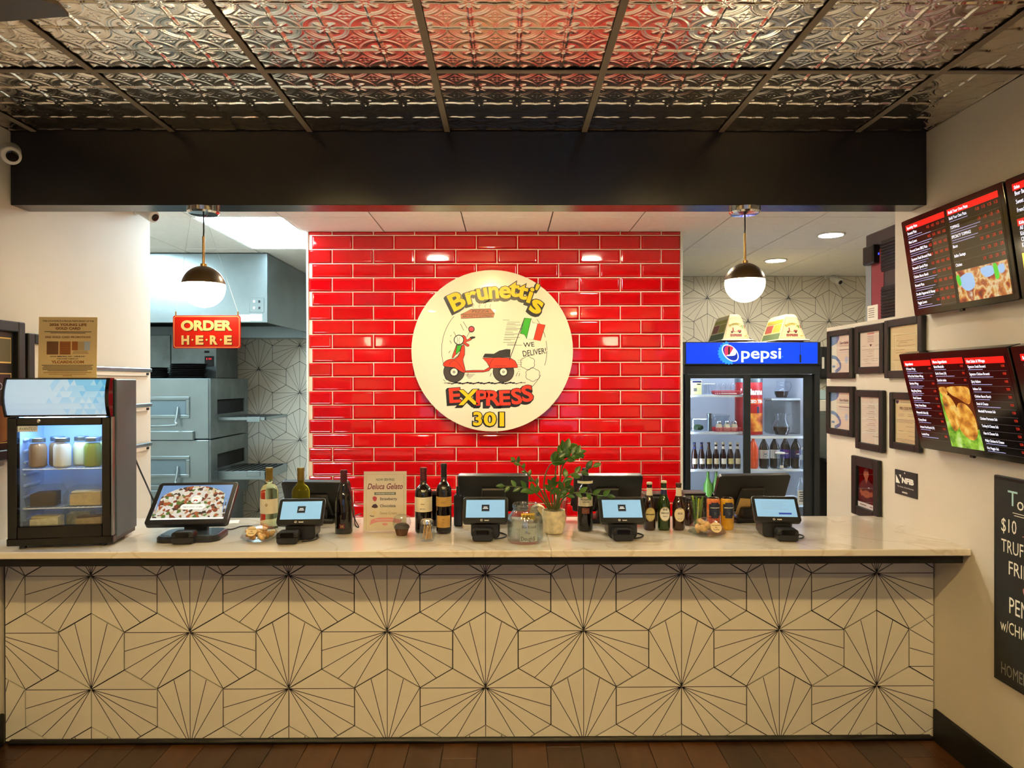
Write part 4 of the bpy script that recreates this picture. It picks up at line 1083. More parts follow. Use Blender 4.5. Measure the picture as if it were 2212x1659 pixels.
mb.text('PIZZA', *s7(738, 468), 22 * SK, SBLK, W0 + .0008, width=150 * SK, shear=.2); mb.text('BRUNETTI EXPRESS', *s7(712, 510), 20 * SK, SBLK, W0 + .0008, width=260 * SK, rot=R(1.5))
for k, x in enumerate((625, 672, 728, 782, 826)): mb.stroke(smooth([s7(x, 402 - 6 * (k % 2)), s7(x + 8, 412), s7(x - 5, 424), s7(x + 5, 436)], 4, False), 3 * SK, SBLK, W0)
mb.build('pizza_box_print', t)
mb = MB()
mb.stroke([s7(996, 905), s7(1132, 530)], 6 * SK, SBLK, W0 + .003)
P7([(1133, 527), (1193, 532), (1150, 713), (1130, 675), (1093, 668)], SGRN, W0, 0, 4); P7([(1193, 532), (1205, 570), (1250, 578), (1213, 722), (1150, 713)], SWHT, W0 + .0002, 0, 4); P7([(1250, 578), (1318, 590), (1275, 732), (1213, 722)], SRED, W0 + .0004, 0, 4)
mb.build('flag_print', t)
mb = MB()
ring = [(862 + 470 * math.cos(R(a_)), 815 - 470 * math.sin(R(a_))) for a_ in range(0, 361, 3)]
for a0, a1 in ((140, 200), (228, 242), (300, 332), (343, 360), (0, 10), (14, 36)):
    mb.stroke([s7(862 + 470 * math.cos(R(a_)), 815 - 470 * math.sin(R(a_))) for a_ in range(a0, a1 + 1, 2)], 4 * SK, SBLK, W0)
for (cx_, cy_, rr_) in ((1160, 930, 52), (1205, 1035, 52)):
    pts = []
    for i in range(60):
        a_ = 2 * PI * i / 60; q = rr_ * (1 + .16 * abs(math.sin(3 * a_))); pts.append(s7(cx_ + 1.1 * q * math.cos(a_), cy_ + q * math.sin(a_)))
    mb.stroke(pts, 4 * SK, SBLK, W0, True)
for k in range(16):
    y_ = 545 + k * 15 + (5 if k % 3 else 0); x_ = 940 + (k * 37) % 40; L_ = 60 + (k * 53) % 90
    mb.stroke([s7(x_, y_), s7(x_ + L_, y_ + 1)], 3 * SK, SBLK, W0)
for k in range(6): mb.stroke([s7(600 + 5 * k, 1030 + 7 * k), s7(690 - 8 * k, 1030 + 7 * k)], 3 * SK, GREYINK, W0); mb.stroke([s7(1070, 905 + 20 * k), s7(1120 - 6 * k, 905 + 20 * k)], 3 * SK, GREYINK, W0)
for k in range(22): mb.stroke([s7(412 + k * 32, 1108 + 5 * (k % 3)), s7(470 + k * 32, 1100 + 6 * ((k + 1) % 3))], 9 * SK if 1 < k < 19 else 5 * SK, SBLK, W0)
for (x0_, y0_, x1_, y1_) in ((560, 580, 590, 640), (585, 560, 620, 620), (500, 650, 520, 690), (480, 680, 470, 690), (465, 730, 480, 755), (470, 820, 455, 840), (405, 1075, 425, 1095), (420, 1060, 440, 1085), (630, 1020, 620, 1045), (1070, 1015, 1055, 1050), (1090, 1020, 1080, 1050), (835, 1020, 825, 1050)): mb.stroke([s7(x0_, y0_), s7(x1_, y1_)], 4 * SK, SBLK, W0)
mb.build('speed_lines', t)

# ------------------------------------------------------------------ hanging order sign
c = at(447, 717, Y=3.40); k = 3.40 / FPX; W_, H_ = 145 * k, 71 * k
t = thing('order_sign', 'hanging red sign reading ORDER HERE', 'sign', (c.x, 3.40, c.z), 0)
OR = mat('order_red', '#c4160a', .35); CRM = mat('order_cream', '#e6c98a', .5); BRN = mat('order_shadow', '#3a1208', .5)
mb = MB(); mb.prism(rr(W_, H_, .012, 5), OR, -.002, .003, inset=.0006); mb.build('board', t)
mb = MB(); mb.stroke(rr(W_ * .965, H_ * .93, .011, 5), .0022, CRM, .0034, True)
for dx, dz, m, w_ in ((.0028, -.0028, BRN, .0034), (0, 0, CRM, .0038)):
    mb.text('ORDER', dx, H_ * .20 + dz, H_ * .29, m, w_, width=W_ * .76, bold=.05, res=4)
    for i, ch in enumerate('HERE'):
        mb.text(ch, (-.315 + .21 * i) * W_ + dx, -H_ * .24 + dz, H_ * .26, m, w_, width=W_ * .115, bold=.05, res=3)
        if i < 3: mb.poly(circ(.0045, 12, (-.21 + .21 * i) * W_ + dx, -H_ * .24 + dz), m, w_)
mb.build('lettering', t)
for sx, ex in ((-1, -.012), (1, .02)):
    MB().tube([(sx * W_ * .46, 0, H_ / 2 - .006), (sx * W_ * .46, 0, H_ / 2 + .018)], .0035, BRASS, 8).build('hook', t)
    MB().tube([(sx * W_ * .46, 0, H_ / 2 + .016), (sx * .012 - .012, -.082, 2.43 - c.z)], .0007, mat('clear_cord', '#cfd4d6', .3), 6).build('cord', t)

# ------------------------------------------------------------------ right wall: menu screens
NAVYB = mat('menu_black', '#0c0a0d', .12, emit=.02, ecol='#241a1d'); MRED = mat('menu_red', '#d31a16', .2, emit=.75, ecol='#dd1a14'); MWHT = mat('menu_white', '#ffffff', .2, emit=.9, ecol='#dfe4ff'); MPRC = mat('menu_price', '#e0402e', .2, emit=.6, ecol='#d83a26'); MLIN = mat('menu_rule', '#6a6470', .3, emit=.12, ecol='#6a6470'); MBLU = mat('menu_desc', '#8f94c8', .3, emit=.5, ecol='#a3a6dc')
MGREY = mat('menu_grey_picture', '#3c382c', .2, emit=.10, ecol='#5a5444')
WING = ramp_mat('menu_wings_picture', [(.25, '#6a2a08'), (.42, '#c9791a'), (.55, '#eda93a'), (.66, '#f5cf6a'), (.8, '#c05a12')], 34, 'noise', emit=.7)
LETT = ramp_mat('menu_lettuce_picture', [(.35, '#4f8a14'), (.55, '#a5dd3a'), (.75, '#e6f7a8')], 36, 'noise', emit=.6)
PZ2 = ramp_mat('menu_pizza_picture', [(.30, '#6a2410'), (.40, '#b94a1e'), (.47, '#e6a84a'), (.52, '#f2dfae'), (.58, '#d98a3c'), (.66, '#a8431c'), (.74, '#f0e2c0')], 26, 'noise', emit=.6)
PZB = mat('menu_cheese_blue', '#8fb2e0', .2, emit=.6, ecol='#86aee0'); PZG = mat('menu_pepper_green', '#4fc03c', .2, emit=.55, ecol='#45b834'); WBR = mat('menu_wing_base', '#4a1c06', .2, emit=.35, ecol='#5a2408')  # last one is the dark brown base under the wing shapes
TVB = mat('tv_bezel', '#0c0b0c', .12)
def tv(label, y_far, y_near, zb, zt_, xt, xb, cols, pics=(), blobs=()):
    W_ = y_far - y_near; Hh = math.hypot(zt_ - zb, xb - xt); tilt = math.atan2(xb - xt, zt_ - zb)
    t = thing('menu_screen', label, 'screen', (xb, y_far, zb), -PI / 2, group='menu screens on the cream wall', rx=0)
    T = RX(tilt)
    MB(T=T).prism([(u + W_ / 2, v + Hh / 2) for u, v in rr(W_, Hh, .006, 3)], TVB, -.045, .004, inset=.002).build('housing', t)
    bz = .020
    mb = MB(T=T)
    sw, sh = W_ - 2 * bz, Hh - 2 * bz
    U = lambda u: bz + u * sw; Q = lambda v: Hh - bz - v * sh
    mb.rect(U(0), Q(1), U(1), Q(0), NAVYB, .0046)
    mb.build('screen', t)
    mb = MB(T=T)
    for (u0, v0, u1, v1, m) in pics: mb.rect(U(u0), Q(v1), U(u1), Q(v0), m, .0050)
    for k_, (bm_, pts_) in enumerate(blobs): mb.poly(smooth([(U(u), Q(v)) for u, v in pts_], 4), bm_, .0052 + .0002 * k_)
    for (u0, u1, blocks) in cols:
        for (v0, v1, head, items, size, nprice) in blocks:
            hh = .062 * sh
            mb.rect(U(u0), Q(v0) - hh, U(u1), Q(v0), MRED, .0052)
            if head: mb.text(head, U(u0) + .008, Q(v0) - hh * .55, hh * .48, MWHT, .0056, al='l', bold=.03, squash=.85)
            n = len(items); z0_ = Q(v0) - hh; st = (z0_ - Q(v1)) / max(1, n)
            for i, it in enumerate(items):
                zt2 = z0_ - st * i; tx, pr, dl = (list(it) + ['', 0])[:3] if not isinstance(it, str) else (it, '', 1)
                mb.text(tx, U(u0) + .008, zt2 - min(st * .34, .016), size, MWHT, .0056, al='l', bold=.012, squash=.70)
                if pr:
                    for q in range(nprice): mb.text(pr, U(u1) - .006 - q * .034, zt2 - min(st * .34, .016), size * .9, MPRC, .0056, al='r', bold=.0, squash=.62)
                for d_ in range(dl):
                    L_ = (u1 - u0) * sw * (.38 + .22 * ((i * 7 + d_ * 3) % 4) / 3); z_ = zt2 - min(st * .34, .016) - size * (1.15 + .75 * d_)
                    if z_ > zt2 - st: mb.rect(U(u0) + .008, z_ - .0012, U(u0) + .008 + L_, z_ + .0012, MBLU, .0054)
                mb.rect(U(u0), zt2 - st + .0002, U(u1), zt2 - st + .0010, MLIN, .0053)
    mb.build('menu_print', t)
    MB(T=T).box(W_ / 2 - .012, -.006, -.008, W_ / 2 + .012, .006, .002, TVB, .002).build('sensor', t)
    MB().box(W_ * .35, -.01, Hh * .3, W_ * .65, XR - xb - .002 if XR - xb > .05 else .04, Hh * .6, BLACKM).build('wall_mount', t)
    return t
def tvpix(fb, ft, nb, xbot):
    yf = at(*fb, X=xbot); yn = at(*nb, X=xbot); return yf, yn
yf, yn = at(1978, 683, X=1.82), at(2205, 648, X=1.82)
zt2 = at(1948, 480, Y=yf.y).z; xt2 = at(1948, 480, Y=yf.y).x
spec = [(x, '14.25', 2) for x in ('Brunetti Pizza', 'Meat Lovers', 'Brunetti Sweet BBQ Pizza', 'Signature Steak Brunetti Pizza', 'Brunetti\'s Special Pizza', 'Chicken Bacon Ranch', 'Brunetti Pizza', 'Double Pepperoni & Honey', 'Veggie Lovers')]
byo = [('Build Your Own Pizza', '11.25', 1), ('TOPPINGS', '1.75', 4), ('SPECIALTY TOPPINGS', '2.50', 3), ('Bacon', '2.50', 0), ('Italian Sausage', '2.75', 0), ('Chicken', '2.75', 0)]
tv('upper menu screen with Specialty Pizza and a pizza photo', yf.y, yn.y, (yf.z + yn.z) / 2, zt2, xt2, 1.82,
   [(.02, .47, [(.01, .97, 'Specialty Pizza', spec, .0125, 4)]), (.50, .985, [(.01, .66, 'Build Your Own Pizza', byo, .0125, 4)])],
   [(.30, .25, .47, .99, MGREY), (.50, .20, .985, .66, MGREY), (.50, .66, .985, .985, PZ2)],
   [(PZB, [(.53, .74), (.60, .70), (.66, .72), (.67, .84), (.60, .88), (.54, .82)]), (PZB, [(.74, .69), (.84, .68), (.86, .76), (.78, .78)]), (PZG, [(.86, .67), (.89, .68), (.90, .80), (.87, .82), (.86, .74)]), (PZG, [(.50, .72), (.53, .70), (.545, .79), (.52, .81)]), (PZB, [(.90, .70), (.95, .69), (.95, .76), (.91, .77)])])
Wt = yf.y - yn.y
tv('upper menu screen with Sides and Kids headings', yn.y - .012, yn.y - .012 - Wt, (yf.z + yn.z) / 2, zt2, xt2, 1.82,
   [(.02, .47, [(.01, .30, 'Sides', [('Beer Battered', '', 0), ('Sweet P', '', 0), ('French', '', 0)], .0150, 1), (.33, .60, 'Kids', [('All Kids', '', 0), ('Kids', '', 0), ('Chi', '', 0), ('Ki', '', 0)], .0150, 1)])],
   [(.02, .64, .98, .80, mat('menu_yellow_picture', '#f0cf3c', .2, emit=.8, ecol='#f2cf3a')), (.02, .82, .98, .97, mat('menu_blue_picture', '#5a9ad0', .2, emit=.5, ecol='#4f92cc'))])
yf, yn = at(1992, 968, X=1.82), at(2241, 1006, X=1.82)
zt3 = at(1943, 765, Y=yf.y).z; xt3 = at(1943, 765, Y=yf.y).x
app = [('10 Dozen Wings', '14.00', 3), ('10 Dry Rub Chicken Wings', '14.00', 3), ('Boneless Wings', '11.00', 3), ('Bang Bang Shrimp', '12.00', 2), ('Fried Calamari', '13.00', 2), ('Crispy Green Beans', '10.00', 1), ('Mozzarella Sticks (6)', '11.50', 1), ('Cheesy Bread', '10.50', 1), ('Artisan Fried Ravioli (10)', '11.00', 1), ('Loaded Fries', '10.00', 1)]
more = [('Baked Meatballs', '10.00', 2), ('Garlic Knots (10)', '8.00', 1), ('Zucchini sticks', '8.50', 1)]
subs = [('Signature Steak Brunetti', '16.50', 2), ('Signature Chicken Brunetti', '14.50', 2), ('Spicy Italiano', '14.50', 2), ('Italiano Sub', '13.50', 1), ('Chicken Bacon Ranch', '13.50', 2), ('Steak & Cheese', '13.50', 1), ('Meatball Parmesan Sub', '13.50', 0), ('Chicken Parmesan Sub', '13.50', 0), ('Turkey & Cheese Sub', '12.50', 0), ('Ham & Cheese Sub', '12.50', 0), ('Philly Chicken & Cheese', '12.50', 1), ('Hot Veggie Sub', '12.00', 1)]
tv('lower menu screen with Appetizers, Hot Subs and chicken wings photo', yf.y, yn.y, (yf.z + yn.z) / 2, zt3, xt3, 1.82,
   [(.01, .31, [(.03, .93, 'Appetizers', app, .0105, 1)]), (.325, .635, [(.02, .30, 'More Appetizers', more, .0105, 1)]), (.655, .985, [(.03, .985, 'Hot Subs & Wraps', subs, .0105, 1)])],
   [(.325, .31, .635, .80, WBR), (.325, .76, .635, .975, LETT)],
   [(LETT, [(.33, .40), (.37, .42), (.40, .70), (.37, .80), (.33, .78)]), (WING, [(.335, .34), (.40, .33), (.41, .40), (.36, .42)]), (WING, [(.42, .33), (.60, .32), (.63, .38), (.60, .50), (.50, .44), (.44, .40)]), (WING, [(.35, .44), (.42, .42), (.47, .55), (.46, .72), (.40, .80), (.355, .66)]), (WING, [(.48, .52), (.56, .50), (.62, .62), (.615, .80), (.56, .88), (.49, .84), (.45, .74)])])
Wt = yf.y - yn.y
tv('lower menu screen headed Salads, mostly beyond the picture edge', yn.y - .012, yn.y - .012 - Wt, (yf.z + yn.z) / 2, zt3, xt3, 1.82,
   [(.03, .33, [(.02, .60, 'Salads', [('Gril', '', 2), ('Chi', '', 2), ('Chi', '', 2), ('C', '', 2)], .0125, 1)])])
# chalkboard
a_ = at(2148, 1025, X=1.865); b_ = at(2146, 1462, X=1.865)
t = thing('chalkboard', 'black chalkboard with handwritten specials on the cream wall', 'chalkboard', (XR, a_.y, b_.z), -PI / 2)
Hh = a_.z - b_.z; Ww = .62
CHK = mat('chalk_white', '#e8e4d8', .9); CHP = mat('chalk_pink', '#d08a94', .9); CHB = mat('chalk_blue', '#a9d2d6', .9)
MB().box(0, -.018, 0, Ww, -.001, Hh, BLACKB, .003).build('frame', t)
MB().box(.014, -.0192, .014, Ww - .014, -.018, Hh - .014, mat('slate_black', '#0f0e0d', .8, noise=(12, .2))).build('board', t)
w_ = .0196
def chalk(fn):
    q = MB(); fn(q); q.build('chalk_line', t)
chalk(lambda q: (q.text('T', .105, Hh * .905, .058, CHB, w_, squash=1.1), q.text('o', .145, Hh * .888, .050, CHK, w_)))
for k in (0, 1): chalk(lambda q: q.rect(.105 + .008 * k, Hh * .835 - .009 * k, .19, Hh * .838 - .009 * k, CHK, w_))
chalk(lambda q: q.text('$10', .045, Hh * .77, .052, CHK, w_, al='l', width=.080)); chalk(lambda q: q.rect(.155, Hh * .735, .19, Hh * .738, CHP, w_))
chalk(lambda q: q.text('TRUFF', .045, Hh * .67, .050, CHK, w_, al='l', width=.138)); chalk(lambda q: q.text('FRIE', .085, Hh * .572, .052, CHK, w_, al='l', width=.100))
chalk(lambda q: q.stroke(smooth([(.175, Hh * .505), (.160, Hh * .49), (.170, Hh * .46), (.185, Hh * .465)], 4, False), .004, CHP, w_))
chalk(lambda q: q.text('PEN', .088, Hh * .395, .062, CHK, w_, al='l', width=.100)); chalk(lambda q: q.text('w/CHIC', .040, Hh * .285, .046, CHK, w_, al='l', width=.145)); chalk(lambda q: q.text('HOMEM', .045, Hh * .075, .046, GREYINK, w_, al='l', width=.140))
# framed certificates on the half wall
BLF = mat('black_frame_wood', '#0e0c0c', .5, noise=(10, .1)); CERT = mat('certificate_paper', '#e9dcc8', .7, noise=(8, .03)); CBLU = mat('certificate_blue', '#5f7fae', .6); CBL2 = mat('certificate_pale_blue', '#b9c7da', .6); CYEL = mat('certificate_cream', '#e6d3a2', .7)
def framed(xl, yt, xr, yb, label, kind, paper=CERT, fw=.026, ytr=None, name='framed_certificate', cat='picture frame', mw=None):
    A = at(xl, yb, X=XR - .01); B = at(xr, yb, X=XR - .01); z1 = at(xl, yt, X=XR - .01).z
    W_ = A.y - B.y; Hh = z1 - A.z
    t = thing(name, label, cat, (XR, A.y, A.z), -PI / 2, group='frames on the half wall')
    mb = MB()
    for x0, z0, x1, z1_ in ((0, 0, fw, Hh), (W_ - fw, 0, W_, Hh), (fw, 0, W_ - fw, fw), (fw, Hh - fw, W_ - fw, Hh)): mb.box(x0, -.024, z0, x1, -.001, z1_, BLF, .004)
    mb.build('frame', t)
    MB().box(fw, -.010, fw, W_ - fw, -.008, Hh - fw, paper).build('paper', t)
    mb = MB(); u0, u1, v0, v1 = fw, W_ - fw, fw, Hh - fw; U = lambda q: u0 + (u1 - u0) * q; Q = lambda q: v0 + (v1 - v0) * q; w_ = .0104
    if kind == 'servsafe':
        mb.poly([(U(0), Q(1)), (U(.42), Q(1)), (U(.40), Q(.90)), (U(.28), Q(.80)), (U(0), Q(.74))], CBLU, w_)
        mb.stroke(smooth([(U(.02), Q(.44)), (U(.25), Q(.40)), (U(.45), Q(.25)), (U(.45), Q(.12)), (U(.2), Q(.02))], 6, False), .020, CBLU, w_)
        mb.text('ServSafe', U(.66), Q(.80), .014, INK, w_ + .0004, width=(u1 - u0) * .42, bold=.02); mb.text('CERTIFICATION', U(.68), Q(.72), .006, GREYINK, w_ + .0004, width=(u1 - u0) * .46)
        mb.rect(U(.42), Q(.60), U(.92), Q(.62), GREYINK, w_); mb.rect(U(.42), Q(.54), U(.96), Q(.55), CBL2, w_); mb.poly(circ(.02, 16, U(.78), Q(.34)), CBL2, w_); mb.rect(U(.05), Q(.14), U(.20), Q(.20), CBLU, w_)
    elif kind == 'letter':
        mb.rect(U(.35), Q(.93), U(.68), Q(.955), REDI, w_)
        for q in (.86, .81, .76, .71): mb.rect(U(.36), Q(q), U(.66), Q(q + .012), GREYINK, w_)
        mb.poly([(U(.45), Q(.64)), (U(.58), Q(.64)), (U(.52), Q(.57))], INK, w_)
        for q, a0, a1 in ((.60, .08, .26), (.60, .74, .94), (.49, .1, .94), (.44, .36, .64), (.38, .42, .58), (.30, .3, .62), (.22, .15, .40), (.22, .55, .9), (.16, .2, .4), (.16, .6, .85), (.10, .3, .5)): mb.rect(U(a0), Q(q), U(a1), Q(q + .007), GREYINK, w_)
    elif kind == 'permit':
        mb.stroke([(U(.14), Q(.24)), (U(.88), Q(.24)), (U(.88), Q(.80)), (U(.14), Q(.80))], .0015, INKG, w_, True); mb.stroke(circ(.014, 16, U(.26), Q(.62)), .0012, INKG, w_, True)
        for q, a0, a1 in ((.66, .34, .8), (.62, .34, .6), (.55, .3, .84), (.46, .2, .5), (.40, .2, .8), (.34, .3, .7)): mb.rect(U(a0), Q(q), U(a1), Q(q + .008), INKG, w_)
    elif kind == 'list':
        mb.stroke(circ(.012, 16, U(.55), Q(.93)), .0012, GREYINK, w_, True)
        for i in range(16):
            a0 = .2 + .1 * ((i * 5) % 3); mb.rect(U(a0), Q(.85 - .042 * i), U(.92 - a0 * .5), Q(.857 - .042 * i), GREYINK if i % 3 else CBL2, w_)
        mb.rect(U(.62), Q(.16), U(.9), Q(.17), GREYINK, w_)
    elif kind == 'fire':
        mb.poly([(U(.03), Q(.98)), (U(.16), Q(.98)), (U(.16), Q(.93)), (U(.095), Q(.89)), (U(.03), Q(.93))], NAVY, w_)
        mb.text('FIRE CODE PERMIT', U(.56), Q(.80), .013, INK, w_, width=(u1 - u0) * .70, bold=.02)
        for q, a0, a1 in ((.93, .25, .95), (.74, .35, .8), (.66, .15, .42), (.66, .58, .9), (.62, .15, .40), (.62, .58, .86), (.53, .06, .96), (.50, .06, .96), (.47, .06, .8), (.38, .5, .85), (.27, .15, .4), (.27, .6, .9), (.17, .6, .92), (.08, .06, .95), (.05, .06, .9), (.02, .2, .8)): mb.rect(U(a0), Q(q), U(a1), Q(q + .007), GREYINK, w_)
    elif kind == 'portrait':
        SKN = mat('portrait_skin', '#9a5a3a', .6); JKT = mat('portrait_jacket', '#2e1418', .6); BGR = mat('portrait_backdrop', '#4a2218', .6)
        mb.rect(U(.02), Q(.14), U(.98), Q(.98), BGR, w_ - .0004); mb.rect(U(0), Q(0), U(1), Q(.12), PAPER, w_)
        mb.poly(smooth([(U(.06), Q(.18)), (U(.08), Q(.50)), (U(.30), Q(.66)), (U(.50), Q(.70)), (U(.72), Q(.66)), (U(.95), Q(.50)), (U(.96), Q(.18))], 4), JKT, w_ + .0002)
        mb.poly([(U(.42), Q(.70)), (U(.50), Q(.60)), (U(.58), Q(.70)), (U(.58), Q(.78)), (U(.42), Q(.78))], SKN, w_ + .0004)
        mb.poly(smooth([(U(.36), Q(.88)), (U(.36), Q(.78)), (U(.48), Q(.71)), (U(.62), Q(.78)), (U(.63), Q(.88)), (U(.50), Q(.94))], 4), SKN, w_ + .0006); mb.poly(smooth([(U(.34), Q(.88)), (U(.40), Q(.95)), (U(.55), Q(.965)), (U(.66), Q(.90)), (U(.60), Q(.90)), (U(.42), Q(.90))], 3), JKT, w_ + .0008)
        mb.stroke(smooth([(U(.14), Q(.40)), (U(.5), Q(.30)), (U(.86), Q(.40))], 5, False), .020, SKN, w_ + .0008); mb.stroke(smooth([(U(.86), Q(.34)), (U(.5), Q(.40)), (U(.2), Q(.30))], 5, False), .016, SKN, w_ + .0010)
        mb.rect(U(.60), Q(.50), U(.70), Q(.525), CBL2, w_ + .0008); mb.rect(U(.14), Q(.05), U(.5), Q(.075), GREYINK, w_ + .0004); mb.rect(U(.7), Q(.05), U(.85), Q(.07), GREYINK, w_ + .0004)
    mb.build('print', t)
    MB().box(fw * .9, -.0135, fw * .9, W_ - fw * .9, -.0125, Hh - fw * .9, CLEAR).build('glass', t)
framed(1790.5, 716, 1845, 818, 'framed certificate with blue curved stripe in the upper row', 'servsafe', fw=.034)
framed(1851, 706, 1912, 808, 'framed white letter with a red line at its top', 'letter', fw=.036)
framed(1915, 693, 1997, 817, 'framed cream permit with a bordered box, half behind the lower menu screen', 'permit', CYEL, fw=.036)
framed(1788.5, 834, 1846, 936, 'framed certificate with blue curved stripe in the lower row', 'servsafe', fw=.036)
framed(1852, 842, 1911, 968, 'tall framed grey text sheet in the middle of the lower row', 'list', fw=.036)
framed(1926, 847, 1991, 968, 'framed fire code permit behind the corner of the lower menu screen', 'fire', CYEL, fw=.034)
framed(1843.5, 983, 1902, 1108, 'framed dark portrait photo of a person in a jacket, arms folded', 'portrait', BLF, fw=.050, name='framed_photo')
A = at(1935.5, 1065, X=XR); B = at(1983, 1080, X=XR); z1 = at(1935.5, 1013, X=XR).z
t = thing('member_plaque', 'small black plaque with four white letters', 'plaque', (XR, A.y, A.z), -PI / 2); W_, Hh = A.y - B.y, z1 - A.z
MB().box(0, -.006, 0, W_, 0, Hh, BLACKM, .001).build('plate', t)
mb = MB(); U = lambda q: W_ * q; Q = lambda q: Hh * q
mb.poly([(U(.06), Q(.46)), (U(.06), Q(.80)), (U(.26), Q(.46))], WHITEI, .0066); mb.poly([(U(.20), Q(.82)), (U(.30), Q(.82)), (U(.30), Q(.66))], WHITEI, .0066)
mb.text('NFIB', U(.61), Q(.62), Hh * .21, WHITEI, .0066, width=W_ * .54, bold=.06); mb.text('The Voice of Small Business', U(.5), Q(.34), Hh * .06, WHITEI, .0066, width=W_ * .74); mb.text('MEMBER', U(.48), Q(.13), Hh * .06, WHITEI, .0066, width=W_ * .25, bold=.03); mb.poly(circ(.004, 10, U(.47), Q(.92)), WHITEI, .0066)
mb.build('lettering', t)
# ------------------------------------------------------------------ left wall
GOLD = mat('gold_line', '#d9b66a', .4)
def left_frame(y0, y1, z0, z1, label, kind):
    t = thing('framed_poster', label, 'picture frame', (XL, y0, z0), PI / 2, group='frames on the cooler side wall')
    W_, Hh = y1 - y0, z1 - z0; fw = .045
    mb = MB()
    for x0, a, x1, b in ((0, 0, fw, Hh), (W_ - fw, 0, W_, Hh), (fw, 0, W_ - fw, fw), (fw, Hh - fw, W_ - fw, Hh)): mb.box(x0, -.035, a, x1, -.001, b, BLF, .004)
    mb.build('frame', t)
    MB().box(fw, -.012, fw, W_ - fw, -.010, Hh - fw, BLF if kind == 'gold' else CERT).build('backing', t)
    mb = MB(); w_ = .0126
    if kind == 'gold':
        mb.rect(fw + .02, Hh * .70, W_ - fw - .02, Hh - fw - .03, mat('poster_olive', '#5c5740', .5), w_); mb.rect(fw + .02, fw + .03, W_ - fw - .02, Hh * .62, mat('poster_dark', '#33202a', .5), w_)
        for a, b in ((Hh * .70, Hh - fw - .03), (fw + .03, Hh * .62)): mb.stroke([(fw + .02, a), (W_ - fw - .02, a), (W_ - fw - .02, b), (fw + .02, b)], .006, GOLD, w_ + .0008, True)
        mb.poly(smooth([(W_ * .35, fw + .04), (W_ * .60, Hh * .40), (W_ * .80, Hh * .36), (W_ - fw - .03, Hh * .22), (W_ - fw - .03, fw + .04)], 4), mat('poster_tan', '#a8703c', .5), w_ + .0004)
        mb.text('OR', W_ - fw - .075, Hh * .53, .035, CBL2, w_ + .001, width=.07)
    else:
        mb.stroke(circ(.06, 24, W_ * .45, Hh * .45), .002, GREYINK, w_, True); mb.rect(W_ * .2, Hh * .2, W_ * .6, Hh * .21, GREYINK, w_)
    mb.build('print', t)
left_frame(2.72, 3.235, 1.24, 1.845, 'dark framed poster with gold lined panels on the wall behind the cooler', 'gold')
left_frame(3.255, 3.62, 1.30, 1.80, 'black framed white sheet half behind the gold flyer', 'plain')
for k, (yy, lb) in enumerate(((800, 'topmost metal ticket rail on the wall beside the cooler'), (875, 'middle metal ticket rail on the wall beside the cooler'), (960, 'lowest metal ticket rail on the wall beside the cooler'))):
    z_ = at(322, yy, X=XL + .02).z
    t = thing('ticket_rail', lb, 'rail', (XL, 3.55, z_), PI / 2, group='ticket rails'); L_ = .86
    mb = MB(); mb.box(0, -.022, -.010, L_, -.001, .012, STEEL, .004); mb.build('rail', t)
    MB().box(.0, -.012, -.034, L_ - .01, -.001, -.010, PAPER).build('backing_strip', t)
    MB().box(L_ - .055, -.014, -.030, L_ - .025, -.0115, -.016, BLACKM).build('end_stop', t)
# security cameras
def sec_cam(loc, d, s_, label, base_dir):
    t = thing('security_camera', label, 'camera', loc, group='security cameras')
    d = Vector(d).normalized(); q = d.to_track_quat('Z', 'Y').to_matrix().to_4x4()
    MB(T=q).lathe([(0, -.075 * s_), (.030 * s_, -.075 * s_), (.036 * s_, -.06 * s_), (.036 * s_, .045 * s_), (.032 * s_, .05 * s_), (0, .05 * s_)], WHITEP, 24).build('body', t)
    MB(T=q @ TL(.004 * s_, 0, .050 * s_)).lathe([(.022 * s_, 0), (.022 * s_, .003 * s_), (.016 * s_, .005 * s_), (0, .003 * s_)], BLACKG, 20).build('lens', t)
    b = Vector(base_dir)
    MB().tube([tuple(-d * .04 * s_), tuple(-d * .05 * s_ + b * .5), tuple(b)], .010 * s_, WHITEP, 10).build('arm', t)
    q2 = b.normalized().to_track_quat('Z', 'Y').to_matrix().to_4x4()
    MB(T=TL(*b) @ q2).lathe([(0, -.012 * s_), (.028 * s_, -.012 * s_), (.030 * s_, 0), (0, 0)], WHITEP, 20).build('mount', t)
p = at(24, 332, Y=2.95); sec_cam(p, (.5, -.72, -.40), 1.0, 'white security camera below the tin ceiling beside the dark beam', (XL - p.x, .06, .05))
p = at(322, 462, X=-2.12); sec_cam(p, (.75, -.3, -.45), 1.0, 'white security camera on the wall just under the beam', (XL - p.x, .0, .02))
p = at(1808, 606, Y=7.43); sec_cam(p, (.25, -.75, -.45), 1.0, 'small white security camera on the starburst tiles by the kitchen ceiling', (-.06, YB - .008 - p.y, .06))
# ceiling fan, one blade in view
FANM = mat('fan_brown', '#2c1e15', .45, noise=(6, .2, (1, 8, 1)))
t = thing('ceiling_fan', 'dark brown ceiling fan blade reaching in near the tin ceiling', 'ceiling fan', (-1.62, 1.70, 2.42))
MB().lathe([(0, -.06), (.07, -.06), (.10, -.03), (.10, .03), (.06, .06), (0, .06)], FANM, 28).build('motor', t)
MB().tube([(0, 0, .05), (0, 0, CEIL - 2.42 - .002)], .014, FANM, 12).build('rod', t)
for a_ in (-9, 111, 231):
    T = RZ(R(a_)) @ RX(R(9))
    MB(T=T).prism([(.09, -.04), (.20, -.065), (.55, -.072), (.61, -.05), (.632, .0), (.60, .068), (.20, .06), (.09, .04)], FANM, -.004, .004, T=RX(-PI / 2)).build('blade', t)

